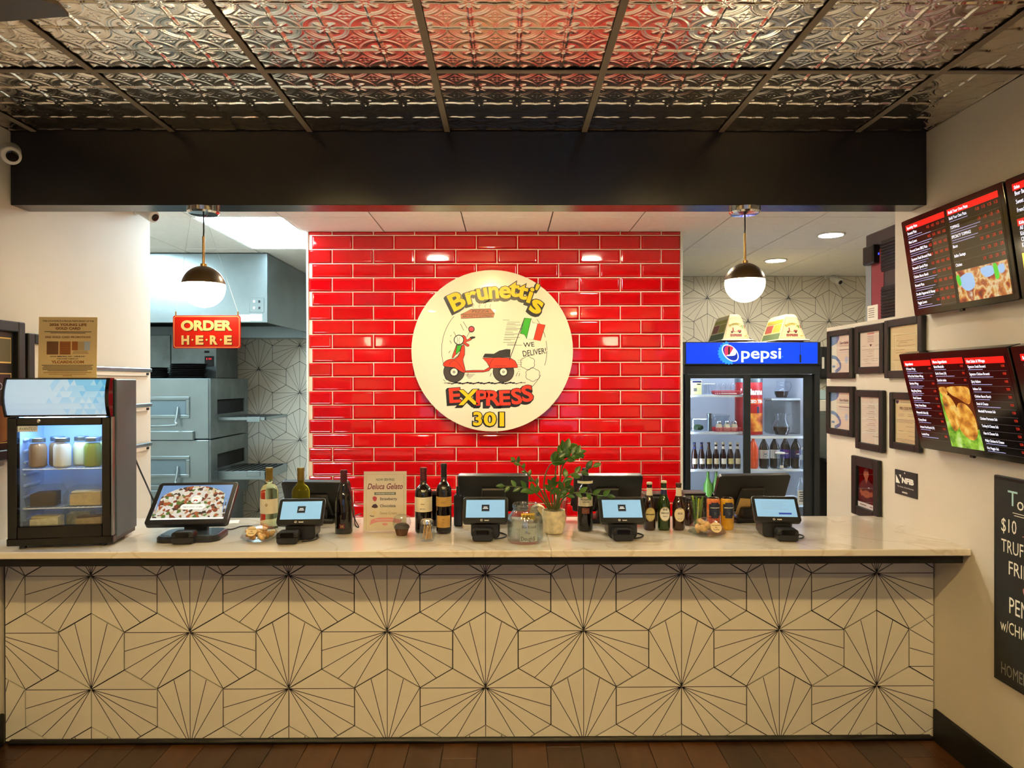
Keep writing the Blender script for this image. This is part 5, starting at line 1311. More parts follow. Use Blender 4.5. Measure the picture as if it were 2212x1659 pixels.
# ------------------------------------------------------------------ countertop cooler
CW, CD, CH = .407, .27, .70
fr_ = at(246, 1174, Y=2.985)
rzc = R(9)
corner = Vector((fr_.x, 2.985, ZC))
org = corner - Vector((math.cos(rzc), math.sin(rzc), 0)) * (CW / 2)
tc_ = thing('countertop_cooler', 'black countertop glass-door cooler with glowing blue triangle header', 'cooler', tuple(org), rzc)
MC = TL(*org) @ RZ(rzc)
COOLW = mat('cooler_liner', '#a9caf2', .4); SIDE = mat('cooler_side_grey', '#43525a', .45)
hw = CW / 2
mb = MB()
mb.box(-hw, .035, .03, -hw + .03, CD, CH - .006, SIDE, .003); mb.box(hw - .03, .035, .03, hw, CD, CH - .006, SIDE, .003); mb.box(-hw + .03, CD - .02, .03, hw - .03, CD, CH - .006, SIDE)
mb.box(-hw + .03, .035, .03, hw - .03, CD - .02, .052, SIDE); mb.box(-hw + .03, .035, .545, hw - .03, CD - .02, CH - .006, SIDE)
mb.build('cabinet', tc_)
mb = MB(); a0, a1, b0, b1, c0, c1 = -hw + .031, hw - .031, .034, CD - .022, .053, .543
for q in ((a0, b0, c0, a0 + .003, b1, c1), (a1 - .003, b0, c0, a1, b1, c1), (a0, b1 - .003, c0, a1, b1, c1), (a0, b0, c0, a1, b1, c0 + .003), (a0, b0, c1 - .003, a1, b1, c1)): mb.box(*q, COOLW)
for k in range(9):
    for sx in (a0 + .003, a1 - .013): mb.box(sx, b0 + .03, .10 + k * .048, sx + .010, b1 - .05, .112 + k * .048, COOLW, .003)
mb.build('liner', tc_)
MB().box(a0 + .02, .036, c1 - .012, a1 - .02, .060, c1 - .004, mat('cooler_led', '#ffffff', .4, emit=E_COOLER * 3, ecol=(.50, .72, 1.0))).build('led_strip', tc_)
# door
mb = MB(); gx0, gx1, gz0, gz1 = -hw + .040, hw - .046, .092, .505
for q in ((-hw + .004, .036, gx0, .537), (gx1, .036, hw - .012, .537), (gx0, .036, gx1, gz0), (gx0, gz1, gx1, .537)): mb.box(q[0], 0, q[1], q[2], .030, q[3], BLACKG, .003)
mb.build('door_frame', tc_)
MB().box(gx0, .010, gz0, gx1, .014, gz1, CLEAR).build('door_glass', tc_)
mb = MB(); mb.rect(gx0, gz1 - .026, gx0 + .075, gz1, mat('brand_sticker', '#e4ebf0', .5), -.0094); mb.text('AVANTCO', gx0 + .037, gz1 - .013, .011, INK, -.0090, width=.064, shear=.2); mb.build('brand_sticker', tc_)
MB(T=TL(-.08, 0, .524) @ RX(PI / 2)).lathe([(0, 0), (.008, 0), (.008, .003), (.005, .005), (0, .005)], CHROME, 16).build('lock', tc_)
MB().box(hw - .011, .004, .036, hw - .005, .030, .537, STEEL).build('hinge_strip', tc_)
MB().box(-hw + .002, -.004, .014, hw - .002, .034, .044, BLACKG, .003).build('lower_rail', tc_); MB().box(-hw + .004, .034, .014, hw - .004, CD - .01, .030, BLACKP).build('underside', tc_)
for sx in (-hw + .05, hw - .05):
    for sy in (.03, CD - .04): MB(T=TL(sx, sy, 0)).lathe([(0, 0), (.014, 0), (.012, .032), (0, .032)], BLACKP, 12).build('foot', tc_)
# curved light box with triangles
def hdr(u, v):  # u 0..1 across, v 0..1 up
    z_ = .548 + v * .145; return (-hw + .008 + u * (CW - .030), -.004 - .020 * math.sin(PI * v), z_)
HB = [mat('header_%d' % i, c, .2, emit=.36, ecol=c) for i, c in enumerate(('#b4d8ff', '#9dd0ff', '#7cc4fb', '#5cb2f5', '#3f94ee', '#2a68dc', '#3a2ec4'))]
mb = MB(); NC, NR = 15, 6
rnd = random.Random(4)
for j in range(NR):
    for i in range(-1, NC):
        for up in (0, 1):
            sh = .5 if j % 2 else 0
            x0, x1, xm = (i + sh) / NC, (i + 1 + sh) / NC, (i + .5 + sh) / NC
            tri = [(x0, j / NR), (x1, j / NR), (xm, (j + 1) / NR)] if up else [(xm, (j + 1) / NR), (x1, j / NR), (xm + 1 / NC, (j + 1) / NR)]
            tri = [(min(1, max(0, a)), b) for a, b in tri]
            u_ = sum(a for a, b in tri) / 3; v_ = sum(b for a, b in tri) / 3
            lev = max(0, (u_ - .35)) * 4.2 * (.35 + v_ * .75) + rnd.uniform(-.6, .9) * (u_ > .3)
            k = int(max(0, min(6, lev)))
            if k == 6 and not (u_ > .8 and v_ > .75): k = 4
            mb.add([hdr(a, b) for a, b in tri], [(0, 1, 2)], HB[k])
mb.build('light_box', tc_, flat=True)
mb = MB()
for u0, u1 in ((-hw, -hw + .008), (hw - .022, hw - .008)):
    pts = [(-.010 - .022 * math.sin(PI * v / 8), .540 + .160 * v / 8) for v in range(9)] + [(.034, .70), (.034, .540)]
    V = [(u0, y, z) for y, z in pts] + [(u1, y, z) for y, z in pts]; n = len(pts)
    mb.add(V, [tuple(range(n)), tuple(range(2 * n - 1, n - 1, -1))] + [(i, n + i, n + (i + 1) % n, (i + 1) % n) for i in range(n)], BLACKG)
mb.box(-hw + .008, -.004, .693, hw - .022, .034, .700, BLACKG); mb.box(-hw + .008, .004, .540, hw - .022, .034, .548, BLACKG)
mb.build('light_box_frame', tc_)
def wire_shelf(parent, x0, x1, y0, y1, z_, m, step=.018):
    mb = MB(); mb.tube([(x0, y0, z_), (x1, y0, z_)], .0028, m, 6); mb.tube([(x0, y1, z_), (x1, y1, z_)], .0028, m, 6)
    n = int((x1 - x0) / step)
    for k in range(n + 1): x_ = x0 + (x1 - x0) * k / n; mb.tube([(x_, y0, z_ + .002), (x_, y1, z_ + .002)], .0018, m, 5)
    return mb.build('wire_shelf', parent)
SHW = mat('shelf_white_wire', '#dfeaf4', .3)
ZS = [.320, .158, .057]
for z_ in ZS[:2]: wire_shelf(tc_, a0 + .012, a1 - .012, b0 + .008, b1 - .01, z_, SHW)
def put(x, y, z): return tuple(MC @ Vector((x, y, z)))
def mason(x, y, col, label):
    t = thing('sauce_jar', label, 'jar', put(x, y, ZS[0] + .005), rzc, group='glass jars in the countertop cooler')
    MB().lathe([(0, .002), (.028, .002), (.033, .008), (.033, .085), (.026, .100), (0, .100)], mat('sauce_' + col[1:], col, .4), 20).build('sauce', t)
    MB().lathe([(.029, .0), (.0345, .007), (.0345, .088), (.027, .104), (.027, .112)], CLEAR, 20).build('glass', t)
    MB().lathe([(.028, .106), (.0285, .122), (.026, .125), (0, .125)], STEEL, 20).build('lid', t)
mason(-.118, .075, '#9c7a56', 'brown sauce jar at the front of the cooler top shelf'); mason(-.066, .135, '#8a6c4c', 'brown sauce jar behind, on the cooler top shelf'); mason(-.022, .070, '#eceadb', 'white dressing jar in the middle of the cooler top shelf'); mason(.028, .135, '#dfe3bd', 'pale dressing jar behind the white one'); mason(.095, .075, '#8fa03a', 'green dressing jar at the front of the cooler top shelf'); mason(.128, .140, '#a9b46a', 'green dressing jar at the back of the cooler top shelf')
def slice_box(x, y, z, w_, d_, h_, col, label, top=None, rz=0):
    t = thing('dessert_box', label, 'food box', put(x, y, z), rzc + rz, group='clear dessert boxes in the cooler')
    mb = MB(); hh = h_ * .55
    V = [(-w_ / 2, -d_ / 2, 0), (w_ / 2, -d_ / 2, 0), (w_ / 2, d_ / 2, 0), (-w_ / 2, d_ / 2, 0), (-w_ * .55, -d_ * .55, hh), (w_ * .55, -d_ * .55, hh), (w_ * .55, d_ * .55, hh), (-w_ * .55, d_ * .55, hh), (-w_ * .42, -d_ * .42, h_), (w_ * .42, -d_ * .42, h_), (w_ * .42, d_ * .42, h_), (-w_ * .42, d_ * .42, h_)]
    mb.add(V, [(3, 2, 1, 0)] + [(k * 4 + i, k * 4 + (i + 1) % 4, k * 4 + 4 + (i + 1) % 4, k * 4 + 4 + i) for k in (0, 1) for i in range(4)] + [(8, 9, 10, 11)], CLEARP); mb.build('clamshell', t, flat=True)
    c_ = mat('cake_' + col[1:], col, .7, noise=(60, .15), bump=(60, .3))
    MB().add([(-w_ * .4, -d_ * .4, .003), (w_ * .4, -d_ * .4, .003), (w_ * .4, d_ * .2, .003), (-w_ * .4, d_ * .35, .003), (-w_ * .4, -d_ * .4, h_ * .62), (w_ * .4, -d_ * .4, h_ * .72), (w_ * .4, d_ * .2, h_ * .72), (-w_ * .4, d_ * .35, h_ * .66)], [(3, 2, 1, 0), (4, 5, 6, 7), (0, 1, 5, 4), (1, 2, 6, 5), (2, 3, 7, 6), (3, 0, 4, 7)], c_).build('cake_slice', t, flat=True)
    if top: MB().box(-w_ * .38, -d_ * .38, h_ * .66, w_ * .38, d_ * .15, h_ * .76, mat('cake_' + top[1:], top, .5), .003).build('icing', t)
slice_box(-.09, .09, ZS[1] + .005, .115, .10, .085, '#33241f', 'clear box of dark chocolate cake on the middle shelf')
slice_box(.075, .09, ZS[1] + .005, .15, .10, .080, '#dcc292', 'clear box of layered cream pastry on the middle shelf', '#e9d7ae')
slice_box(-.085, .09, ZS[2] + .001, .135, .10, .085, '#e8dcb8', 'clear box of white cheesecake on the cooler floor', '#e2d19a')
slice_box(.085, .09, ZS[2] + .001, .125, .10, .080, '#b59b74', 'clear box of cake with dark red topping on the cooler floor', '#3a1416')
slice_box(-.005, .185, ZS[2] + .001, .10, .07, .085, '#d9c88e', 'clear box of yellow cake at the back of the cooler floor')
# gold card flyer standing on the cooler
zt_ = ZC + CH
A = at(82, 815, Y=3.11); W_, Hh = 120 * 3.11 / FPX, at(140, 684, Y=3.11).z - zt_
t = thing('paper_flyer', 'gold printed flyer standing on top of the countertop cooler', 'flyer', (A.x, 3.11, zt_), R(5), rx=R(-2))
MB().box(0, 0, 0, W_, .0015, Hh, mat('flyer_gold', '#ecd29c', .5, noise=(4, .05))).build('card', t); MB().box(W_ * .4, .002, 0, W_ * .6, .06, .003, CLEARP).build('foot', t)
mb = MB(); U = lambda q: W_ * q; Q = lambda q: Hh * q; FB = mat('flyer_brown', '#8a5a34', .6); FO = mat('flyer_orange', '#a9652c', .6); FT = mat('flyer_tan', '#7d5638', .6)
for s_, v_, h_, wd, m_, bo in (('THIS LOCATION IS A PROUD PARTICIPANT OF THE', .935, .022, .88, INK, .03), ('2026 YOUNG LIFE', .875, .040, .64, FB, .05), ('GOLD CARD', .815, .040, .43, FB, .05), ('2026 GOLD CARD PROMOTIONS', .672, .030, .78, FB, .04), ('GOOD MEMORIAL DAY - LABOR DAY', .355, .018, .60, INK, .04), ('PURCHASE CARDS AT:', .315, .016, .37, INK, .04), ('YLCARDS.COM', .265, .042, .56, FO, .05)): mb.text(s_, U(.5), Q(v_), Hh * h_, m_, .0004, width=W_ * wd, bold=bo)
for v_, wd in ((.755, .80), (.735, .60), (.205, .88), (.182, .82), (.160, .86), (.138, .85), (.115, .68)): mb.rect(U(.5 - wd / 2), Q(v_), U(.5 + wd / 2), Q(v_ + .009), INK, .0004)
for v_, wd in ((.088, .82), (.060, .64), (.035, .16)): mb.rect(U(.5 - wd / 2), Q(v_), U(.5 + wd / 2), Q(v_ + .008), FO, .0004)
mb.rect(U(.14), Q(.385), U(.34), Q(.60), FT, .0004); mb.rect(U(.36), Q(.385), U(.55), Q(.60), FO, .0004); mb.rect(U(.57), Q(.455), U(.67), Q(.60), FO, .0004); mb.rect(U(.67), Q(.455), U(.78), Q(.60), mat('flyer_beige', '#c7b083', .6), .0004); mb.rect(U(.78), Q(.455), U(.88), Q(.60), CBL2, .0004)
for k in range(5): mb.rect(U(.16), Q(.40 + k * .038), U(.32), Q(.408 + k * .038), FB, .0007); mb.rect(U(.38), Q(.40 + k * .038), U(.53), Q(.408 + k * .038), FT, .0007)
for k in range(3): mb.rect(U(.58 + k * .01), Q(.40 + k * .018), U(.86 - k * .01), Q(.406 + k * .018), FB, .0004)
mb.build('print', t)

# ------------------------------------------------------------------ kitchen: hood and conveyor oven
t = thing('exhaust_hood', 'large stainless exhaust hood over the oven', 'hood', (0, 0, 0))
hx0, hx1, hy0, hy1, hz0 = -4.3, -2.05, 6.14, 7.50, 2.088
mb = MB(); mb.box(hx0, hy0, hz0, hx1, hy0 + .02, CEIL - .012, STEEL, .002); mb.box(hx1 - .02, hy0 + .02, hz0, hx1, hy1, CEIL - .012, STEEL); mb.box(hx0, hy0 + .02, CEIL - .10, hx1 - .02, hy1, CEIL - .012, STEEL); mb.build('canopy', t)
MB().box(hx0, hy0 + .02, hz0 + .002, hx1 - .02, hy0 + .10, hz0 + .03, STEELD).build('lip', t)
MB().box(hx0, hy1 - .25, hz0 - .062, hx1 - .02, hy1, hz0 + .05, BRASS if False else STEEL).build('rear_trough', t)
for k in range(4): MB(T=TL(hx0 + .3 + k * .52, 6.75, hz0 + .18) @ RX(R(-30))).box(-.25, -.30, 0, .25, .30, .02, STEELD, .004).build('filter', t)
c = at(555, 659, Y=hy0)
MB().box(c.x - .062, hy0 - .004, c.z - .062, c.x + .062, hy0, c.z + .062, STEEL, .003).build('switch_plate', t)
for sx in (-.022, .022):
    for sz in (-.025, .03): MB().box(c.x + sx - .008, hy0 - .010, c.z + sz - .010, c.x + sx + .008, hy0 - .004, c.z + sz + .010, BLACKM if (sx > 0) else WHITEP, .002).build('switch', t)
for xa, xb, ya, yb in ((518, 541, 680, 694), (540, 566, 679, 693)):
    A, B = at(xa, yb, Y=hy0), at(xb, ya, Y=hy0); MB().box(A.x, hy0 - .003, A.z, B.x, hy0, B.z, PAPER).build('taped_note', t)

t = thing('conveyor_oven', 'double deck stainless conveyor pizza oven', 'oven', (0, 0, 0))
ox1, ox0, oy0, oy1 = -2.60, -4.0, 6.30, 7.20
zA, zB_, zC_ = 1.616, 1.073, .50
def deck(z0, z1, oz0, oz1, tz, k):
    mb = MB()
    mb.box(ox0, oy0, z0 + .006, ox1 - .02, oy1, z1 - .004, STEEL, .006)
    dk = mb.build('deck_body', t)
    mb = MB(); gy0, gy1 = oy0 + .14, oy1 - .10
    for q in ((oy0, z0 + .006, gy0, z1 - .004), (gy1, z0 + .006, oy1, z1 - .004), (gy0, z0 + .006, gy1, oz0), (gy0, oz1, gy1, z1 - .004)): mb.box(ox1 - .02, q[0], q[1], ox1, q[2], q[3], STEELD, .002)
    mb.build('end_panel', dk); MB().box(ox1 - .019, gy0, oz0, ox1 - .012, gy1, oz1, DARK).build('opening_shade', dk)  # near-black plate: inner shade of the oven opening put into its colour
    # window
    A = at(410, 857 if k == 0 else 985, Y=oy0); zb = A.z - .19; xr_ = A.x
    mb = MB()
    for q in ((xr_ - .9, zb, xr_, zb + .03), (xr_ - .9, A.z - .03, xr_, A.z), (xr_ - .03, zb + .03, xr_, A.z - .03)): mb.box(q[0], oy0 - .014, q[1], q[2], oy0 + .002, q[3], STEEL, .004)
    wn = mb.build('window_frame', dk)
    MB().box(xr_ - .9, oy0 - .006, zb + .03, xr_ - .03, oy0 + .002, A.z - .03, mat('oven_glass', '#5a6a72', .05)).build('window_glass', dk)
    MB().tube(smooth([(xr_ - .9, oy0 - .07, zb - .06), (xr_ - .16, oy0 - .07, zb - .06), (xr_ - .10, oy0 - .06, zb - .02), (xr_ - .10, oy0 - .012, zb + .10)], 5, False), .010, STEEL, 8).build('door_handle', dk)
    MB().box(xr_ - .9, oy0 - .03, zb - .19, xr_ + .04, oy0 + .002, zb - .11, STEEL, .005).build('ledge', dk)
    # conveyor tray
    mb = MB(); xe = -2.17; ty0, ty1 = oy0 + .15, oy1 - .12
    hgt = .028 if k == 0 else .075
    mb.box(ox1, ty0, tz - hgt, xe, ty0 + .012, tz, STEEL, .002); mb.box(ox1, ty1 - .012, tz - hgt, xe, ty1, tz, STEEL, .002); mb.box(xe - .012, ty0, tz - hgt, xe, ty1, tz, STEEL, .002)
    cv = mb.build('conveyor_tray', dk)
    for q in range(14): MB().tube([(ox1 + .02 + q * .028, ty0 + .012, tz - .008), (ox1 + .02 + q * .028, ty1 - .012, tz - .008)], .006, DARK if q % 2 else STEELD, 6).build('belt_rod', dk)
    MB().box(ox1 - .1, ty0 + .012, tz - .022, xe - .012, ty1 - .012, tz - .016, DARK).build('belt_bed', dk)
    MB().box(-2.34, ty0 - .006, tz - .045, -2.22, ty0, tz + .004, STEEL, .003).build('bracket', dk)
deck(zB_, zA, 1.29, 1.42, 1.262, 0)
deck(zC_, zB_, .80, .93, .775, 1)
MB().box(ox0, oy0 + .05, 0.02, ox1 - .05, oy1, zC_ + .004, STEELD).build('base_cabinet', t)
ux1, uy0 = -2.72, 6.72
MB().box(ox0, uy0, zA - .002, -3.15, oy1 + .05, 2.02, STEELD, .004).build('control_box', t); MB().box(-3.145, uy0, zA - .002, ux1, oy1 + .05, 2.02, STEELD, .004).build('control_box', t)
A = at(445, 782, Y=uy0); MB().box(A.x - .01, uy0 - .008, A.z - .04, A.x + .075, uy0 - .001, A.z + .055, BLACKM, .002).build('display', t)
mb = MB(T=TL(A.x + .03, uy0, A.z + .03)); mb.text('$ 151', 0, 0, .016, mat('led_red_digits', '#ff3040', .4, emit=1.6, ecol='#ff2a3a'), .0088); mb.build('digits', t)
A = at(447, 760, Y=uy0); MB().box(A.x - .022, uy0 - .01, A.z - .010, A.x + .022, uy0 - .001, A.z + .010, BLACKM, .003).build('switch', t)
PAN = mat('seasoned_pan', '#1c1a19', .45, .4, noise=(20, .3))
for (pxc, nP, rr_, base, lb) in ((409, 8, .150, 815, 'tall stack'), (338, 6, .115, 815, 'short stack')):
    A = at(pxc, 815, Y=6.52)
    for k in range(nP):
        tp = thing('pizza_pan', 'thin black pizza pan, %s from the bottom of the %s on the oven' % (ORD[k], lb), 'pan', (A.x + random.uniform(-.008, .008), 6.50 + random.uniform(-.006, .006), zA - .004 + k * .0165), random.uniform(0, 3), group='black pans, %s on the oven' % lb)
        MB().lathe([(0, 0), (rr_ * .9, 0), (rr_, .012), (rr_ * 1.03, .0145), (rr_ * .98, .0145), (rr_ * .88, .003), (0, .003)], PAN, 26).build('dish', tp); MB().lathe([(rr_ * 1.03, .0125), (rr_ * 1.05, .0145), (rr_ * 1.03, .0162)], PAN, 26).build('rim', tp)

# ------------------------------------------------------------------ tall machine behind the half wall
mx = 2.07
t = thing('beverage_machine', 'tall maroon and grey machine with black vents above the half wall', 'machine', (0, 0, 0))
zt_ = at(1870, 509, X=mx).z; yb_ = at(1870, 509, X=mx).y
MB().box(mx, 3.40, 0.002, mx + .65, yb_, zt_, mat('machine_grey', '#4e4c50', .35, .4), .006).build('cabinet', t)
def mpx(xa, ya, xb, yb, m, name, d=.006, bev=.002):
    A = at(xa, yb, X=mx); B = at(xb, ya, X=mx); return MB().box(mx - d, min(A.y, B.y), min(A.z, B.z), mx - .0005, max(A.y, B.y), max(A.z, B.z), m, bev).build(name, t)
mpx(1884, 535, 1910, 700, mat('machine_maroon', '#8a3f4a', .35), 'maroon_panel', .003)
mpx(1871, 545, 1883, 700, mat('machine_pale_grey', '#8a929a', .3), 'grey_stripe', .003)
for ya, yb, nm in ((497, 588, 'vent'), (600, 690, 'vent')):
    A = at(1906, yb, X=mx); B = at(1938, ya, X=mx)
    MB().box(mx - .006, 3.42, A.z, mx - .0005, A.y, B.z - .03, BLACKM).build('vent', t)
    for k in range(9):
        z_ = A.z + .012 + k * (B.z - .05 - A.z) / 9; MB().box(mx - .014, 3.425, z_, mx - .006, A.y - .006, z_ + .010, BLACKP, .002).build('slat', t)
mpx(1878, 527, 1901, 575, BLACKP, 'control_box', .04, .006); A = at(1898, 548, X=mx - .042)
MB().box(mx - .044, A.y - .004, A.z - .005, mx - .040, A.y + .004, A.z + .005, mat('blue_led', '#3040ff', .3, emit=2, ecol='#2a3cff')).build('indicator', t)
mpx(1875.5, 657, 1898, 698, PAPER, 'taped_notice', .005, 0)
A = at(1880, 668, X=mx - .005); mb = MB(T=TL(mx - .005, A.y, A.z) @ RZ(-PI / 2))
for k in range(5): mb.rect(-.02, -.012 * k, .045, -.012 * k + .004, GREYINK, .0006)
mb.build('notice_print', t)
# far corner beyond the drinks cooler
c = at(1781, 784, Y=7.45); t = thing('towel_dispenser', 'black wall dispenser in the gap beside the blue drinks cooler', 'dispenser', (c.x + .12, YB - .008, c.z))
MB().box(-.17, -.11, -.17, .17, 0, .17, BLACKP, .015).build('body', t); MB().box(-.155, -.1115, -.06, -.13, -.1102, .06, PAPER).build('label', t)
c = at(1781, 985, Y=7.2); t = thing('prep_table', 'steel prep table with back panel beyond the half wall', 'table', (c.x + .35, 7.18, 0))
MB().box(-.45, -.28, c.z - .03, .45, .34, c.z, STEEL, .004).build('top', t); MB().box(-.45, .33, c.z, .45, .345, c.z + .42, STEEL).build('back_panel', t)
for sx in (-.41, .41):
    for sy in (-.25, .30): MB().tube([(sx, sy, 0), (sx, sy, c.z - .02)], .018, STEEL, 10).build('leg', t)
MB().box(-.45, .10, c.z + .42, .45, .345, c.z + .44, STEEL, .003).build('shelf', t)
for k, (dx, dz, w_, h_, cl) in enumerate(((-.34, 0, .09, .12, '#e9e6dc'), (-.31, .125, .07, .10, '#b7d3de'))):
    o = MB(T=TL(c.x + .35 + dx, 7.38, c.z + .4405 + dz)).box(-w_, -.06, 0, w_, .06, h_, mat('tub_' + cl[1:], cl, .5), .008).build('storage_tub'); tag(o, ('white' if k == 0 else 'pale blue') + ' tub on the steel shelf beyond the half wall', 'tub')
# ------------------------------------------------------------------ tall glass-door drinks cooler
FY = 6.40
L_, R_ = at(1478, 780, Y=FY).x, at(1771, 780, Y=FY).x
FW, FD = R_ - L_, .74; FX = (L_ + R_) / 2; FT_ = at(1620, 738, Y=FY).z
zf = lambda py: at(1620, py, Y=FY).z
xf = lambda px: at(px, 900, Y=FY).x - FX
tf = thing('drinks_cooler', 'tall black glass-door drinks cooler with glowing blue header', 'refrigerator', (FX, FY, 0))
FB_ = mat('fridge_black', '#1a1c1e', .3); FLIN = mat('fridge_liner', '#d5dbe4', .4); h2 = FW / 2
mb = MB(); mb.box(-h2, .04, 0, -h2 + .04, FD, FT_, FB_, .004); mb.box(h2 - .04, .04, 0, h2, FD, FT_, FB_, .004); mb.box(-h2 + .04, FD - .04, 0, h2 - .04, FD, FT_, FB_); mb.box(-h2 + .04, .04, 0, h2 - .04, FD - .04, .22, FB_); mb.box(-h2 + .04, .04, 1.68, h2 - .04, FD - .04, FT_, FB_); mb.build('cabinet', tf)
mb = MB(); i0, i1, j0, j1, k0, k1 = -h2 + .041, h2 - .041, .06, FD - .041, .221, 1.679
for q in ((i0, j0, k0, i0 + .004, j1, k1), (i1 - .004, j0, k0, i1, j1, k1), (i0, j1 - .004, k0, i1, j1, k1), (i0, j0, k0, i1, j1, k0 + .004), (i0, j0, k1 - .004, i1, j1, k1)): mb.box(*q, FLIN)
mb.build('liner', tf)
LED = mat('fridge_led', '#ffffff', .4, emit=E_FRIDGE, ecol=(.72, .84, 1.0))
MB().box(i0 + .03, j0 + .005, k1 - .03, i1 - .03, j0 + .035, k1 - .006, LED).build('led_strip', tf)
for x_ in (i1 - .016, i0 + .006): MB().box(x_, j0 + .01, .40, x_ + .010, j0 + .025, k1 - .05, LED).build('led_strip', tf)
# header light box
zb = zf(787); HBL = mat('pepsi_blue', '#0a3ad8', .25, emit=.70, ecol='#0634d6'); PW = mat('pepsi_white', '#ffffff', .3, emit=.9, ecol='#dff2ff'); PR = mat('pepsi_red', '#e02848', .3, emit=.7, ecol='#e83a58'); PB = mat('pepsi_deep_blue', '#0a2a9c', .3, emit=.35, ecol='#0a2ab0'); PCY = mat('pepsi_glow', '#2a7cff', .3, emit=.7, ecol='#1c86f4')
MB().box(-h2, -.02, zb - .004, h2, .04, FT_ - .004, FB_, .004).build('header_frame', tf)
mb = MB(); mb.rect(-h2 + .012, zb + .006, h2 - .030, FT_ - .010, HBL, .0212); mb.build('header_panel', tf)
mb = MB(); k = FY / FPX
def hp(px, py): q = at(px, py, Y=FY - .02); return (q.x - FX, q.z)
cx_, cz_ = hp(1577, 762)
for i in range(24):
    a_ = R(95 + i * 8); rr_ = 24 * k * (1.06 if i % 2 else .98)
    b_ = R(95 + (i + 1) * 8); mb.poly([(cx_, cz_), (cx_ - .006 + rr_ * math.cos(a_), cz_ + rr_ * math.sin(a_) * 1.0), (cx_ - .006 + rr_ * math.cos(b_), cz_ + rr_ * math.sin(b_))], PCY, .0214)
E = lambda r, rot, a0=0, a1=360, n=36: [(cx_ + (r * .82 * math.cos(R(a_)) * math.cos(rot) - r * 1.12 * math.sin(R(a_)) * math.sin(rot)), cz_ + (r * .82 * math.cos(R(a_)) * math.sin(rot) + r * 1.12 * math.sin(R(a_)) * math.cos(rot))) for a_ in [a0 + (a1 - a0) * i / n for i in range(n + 1)]]
rt = R(28); rg = 17.2 * k
HQ = lambda L: [hp(x / 9.217 + 1540, y / 9.217 + 660) for x, y in L]
oval = HQ([(345 + 165 * math.cos(R(a_)) * .62 + 130 * math.sin(R(a_)) * .92, 945 + 165 * math.cos(R(a_)) * .95 - 130 * math.sin(R(a_)) * .30) for a_ in range(0, 360, 10)])
mb.poly(oval, PB, .0218); mb.stroke(oval, .0085, PW, .0222, True)
mb.poly(smooth(HQ([(228, 915), (238, 840), (300, 800), (385, 822), (402, 865), (345, 955), (262, 1000)]), 3), PR, .0224)
mb.poly(smooth(HQ([(402, 865), (448, 900), (458, 950), (430, 992), (340, 1004), (262, 1002), (345, 955)]), 3), PW, .0228)
x0_, _ = hp(1601, 762); x1_, _ = hp(1687, 762)
mb.text('pepsi', (x0_ + x1_) / 2, cz_ - .0, 24.5 * k, PW, .0222, width=x1_ - x0_, bold=.012, res=4); mb.poly(circ(.006, 12, x1_ + .012, cz_ - .035), PCY, .0222)
mb.build('header_logo', tf)
for px in (1574, 1728): 
    u_, v_ = hp(px, 742); MB().tube([(u_, -.024, FT_ - .004), (u_ + .002, -.024, v_ - .10)], .002, BLACKM, 5).build('hanging_cord', tf); MB().box(u_ - .006, -.030, v_ - .17 + (.07 if px == 1574 else 0), u_ + .010, -.022, v_ - .10 + (.07 if px == 1574 else 0), BLACKM, .003).build('cord_plug', tf)
# sliding doors
zt_, zl_ = zf(817), .36
def door(x0, x1, g0, g1, yy):
    mb = MB()
    for q in ((x0, zl_ - .10, g0, zt_ + .035), (g1, zl_ - .10, x1, zt_ + .035), (g0, zl_ - .10, g1, zl_), (g0, zt_, g1, zt_ + .035)): mb.box(q[0], yy, q[1], q[2], yy + .025, q[3], FB_, .003)
    d = mb.build('door', tf); MB().box(g0, yy + .010, zl_, g1, yy + .014, zt_, CLEAR).build('glass', d); return d
door(-h2 + .012, xf(1622), xf(1492), xf(1607), .004); door(xf(1609), h2 - .05, xf(1622.5), xf(1740), .032)
MB().box(-h2, 0, zt_ + .036, h2, .06, zb - .004, FB_, .003).build('upper_rail', tf); MB().box(-h2, 0, .16, h2, .06, zl_ - .10, FB_, .003).build('lower_rail', tf); MB().box(-h2, .02, .02, h2, .06, .159, BLACKM).build('kick_grille', tf); MB().box(h2 - .05, 0, zl_ - .10, h2, .04, zt_ + .036, FB_).build('side_post', tf)
shz = {'a': zf(853), 'b': zf(934), 'c': zf(1016), 'r1': zf(944), 'r2': zf(1016)}
xm = xf(1614)
for key, x0, x1 in (('a', i0 + .006, xm - .01), ('b', i0 + .006, xm - .01), ('c', i0 + .006, xm - .01), ('r1', xm + .01, i1 - .006), ('r2', xm + .01, i1 - .006)):
    s_ = wire_shelf(tf, x0, x1, j0 + .04, j1 - .01, shz[key] - .004, SHW, .03); MB().box(x0, j0 + .036, shz[key] - .022, x1, j0 + .039, shz[key] - .002, SHW).build('price_rail', tf)
def fput(px, y, z): return (FX + xf(px) * (FY + y) / FY + 0 + (at(px, 900, Y=FY + y).x - FX - xf(px) * (FY + y) / FY), FY + y, z)
def item(name, label, cat, px, y, z, group=None): return thing(name, label, cat, (at(px, 900, Y=FY + y).x, FY + y, z + .0005), 0, group)
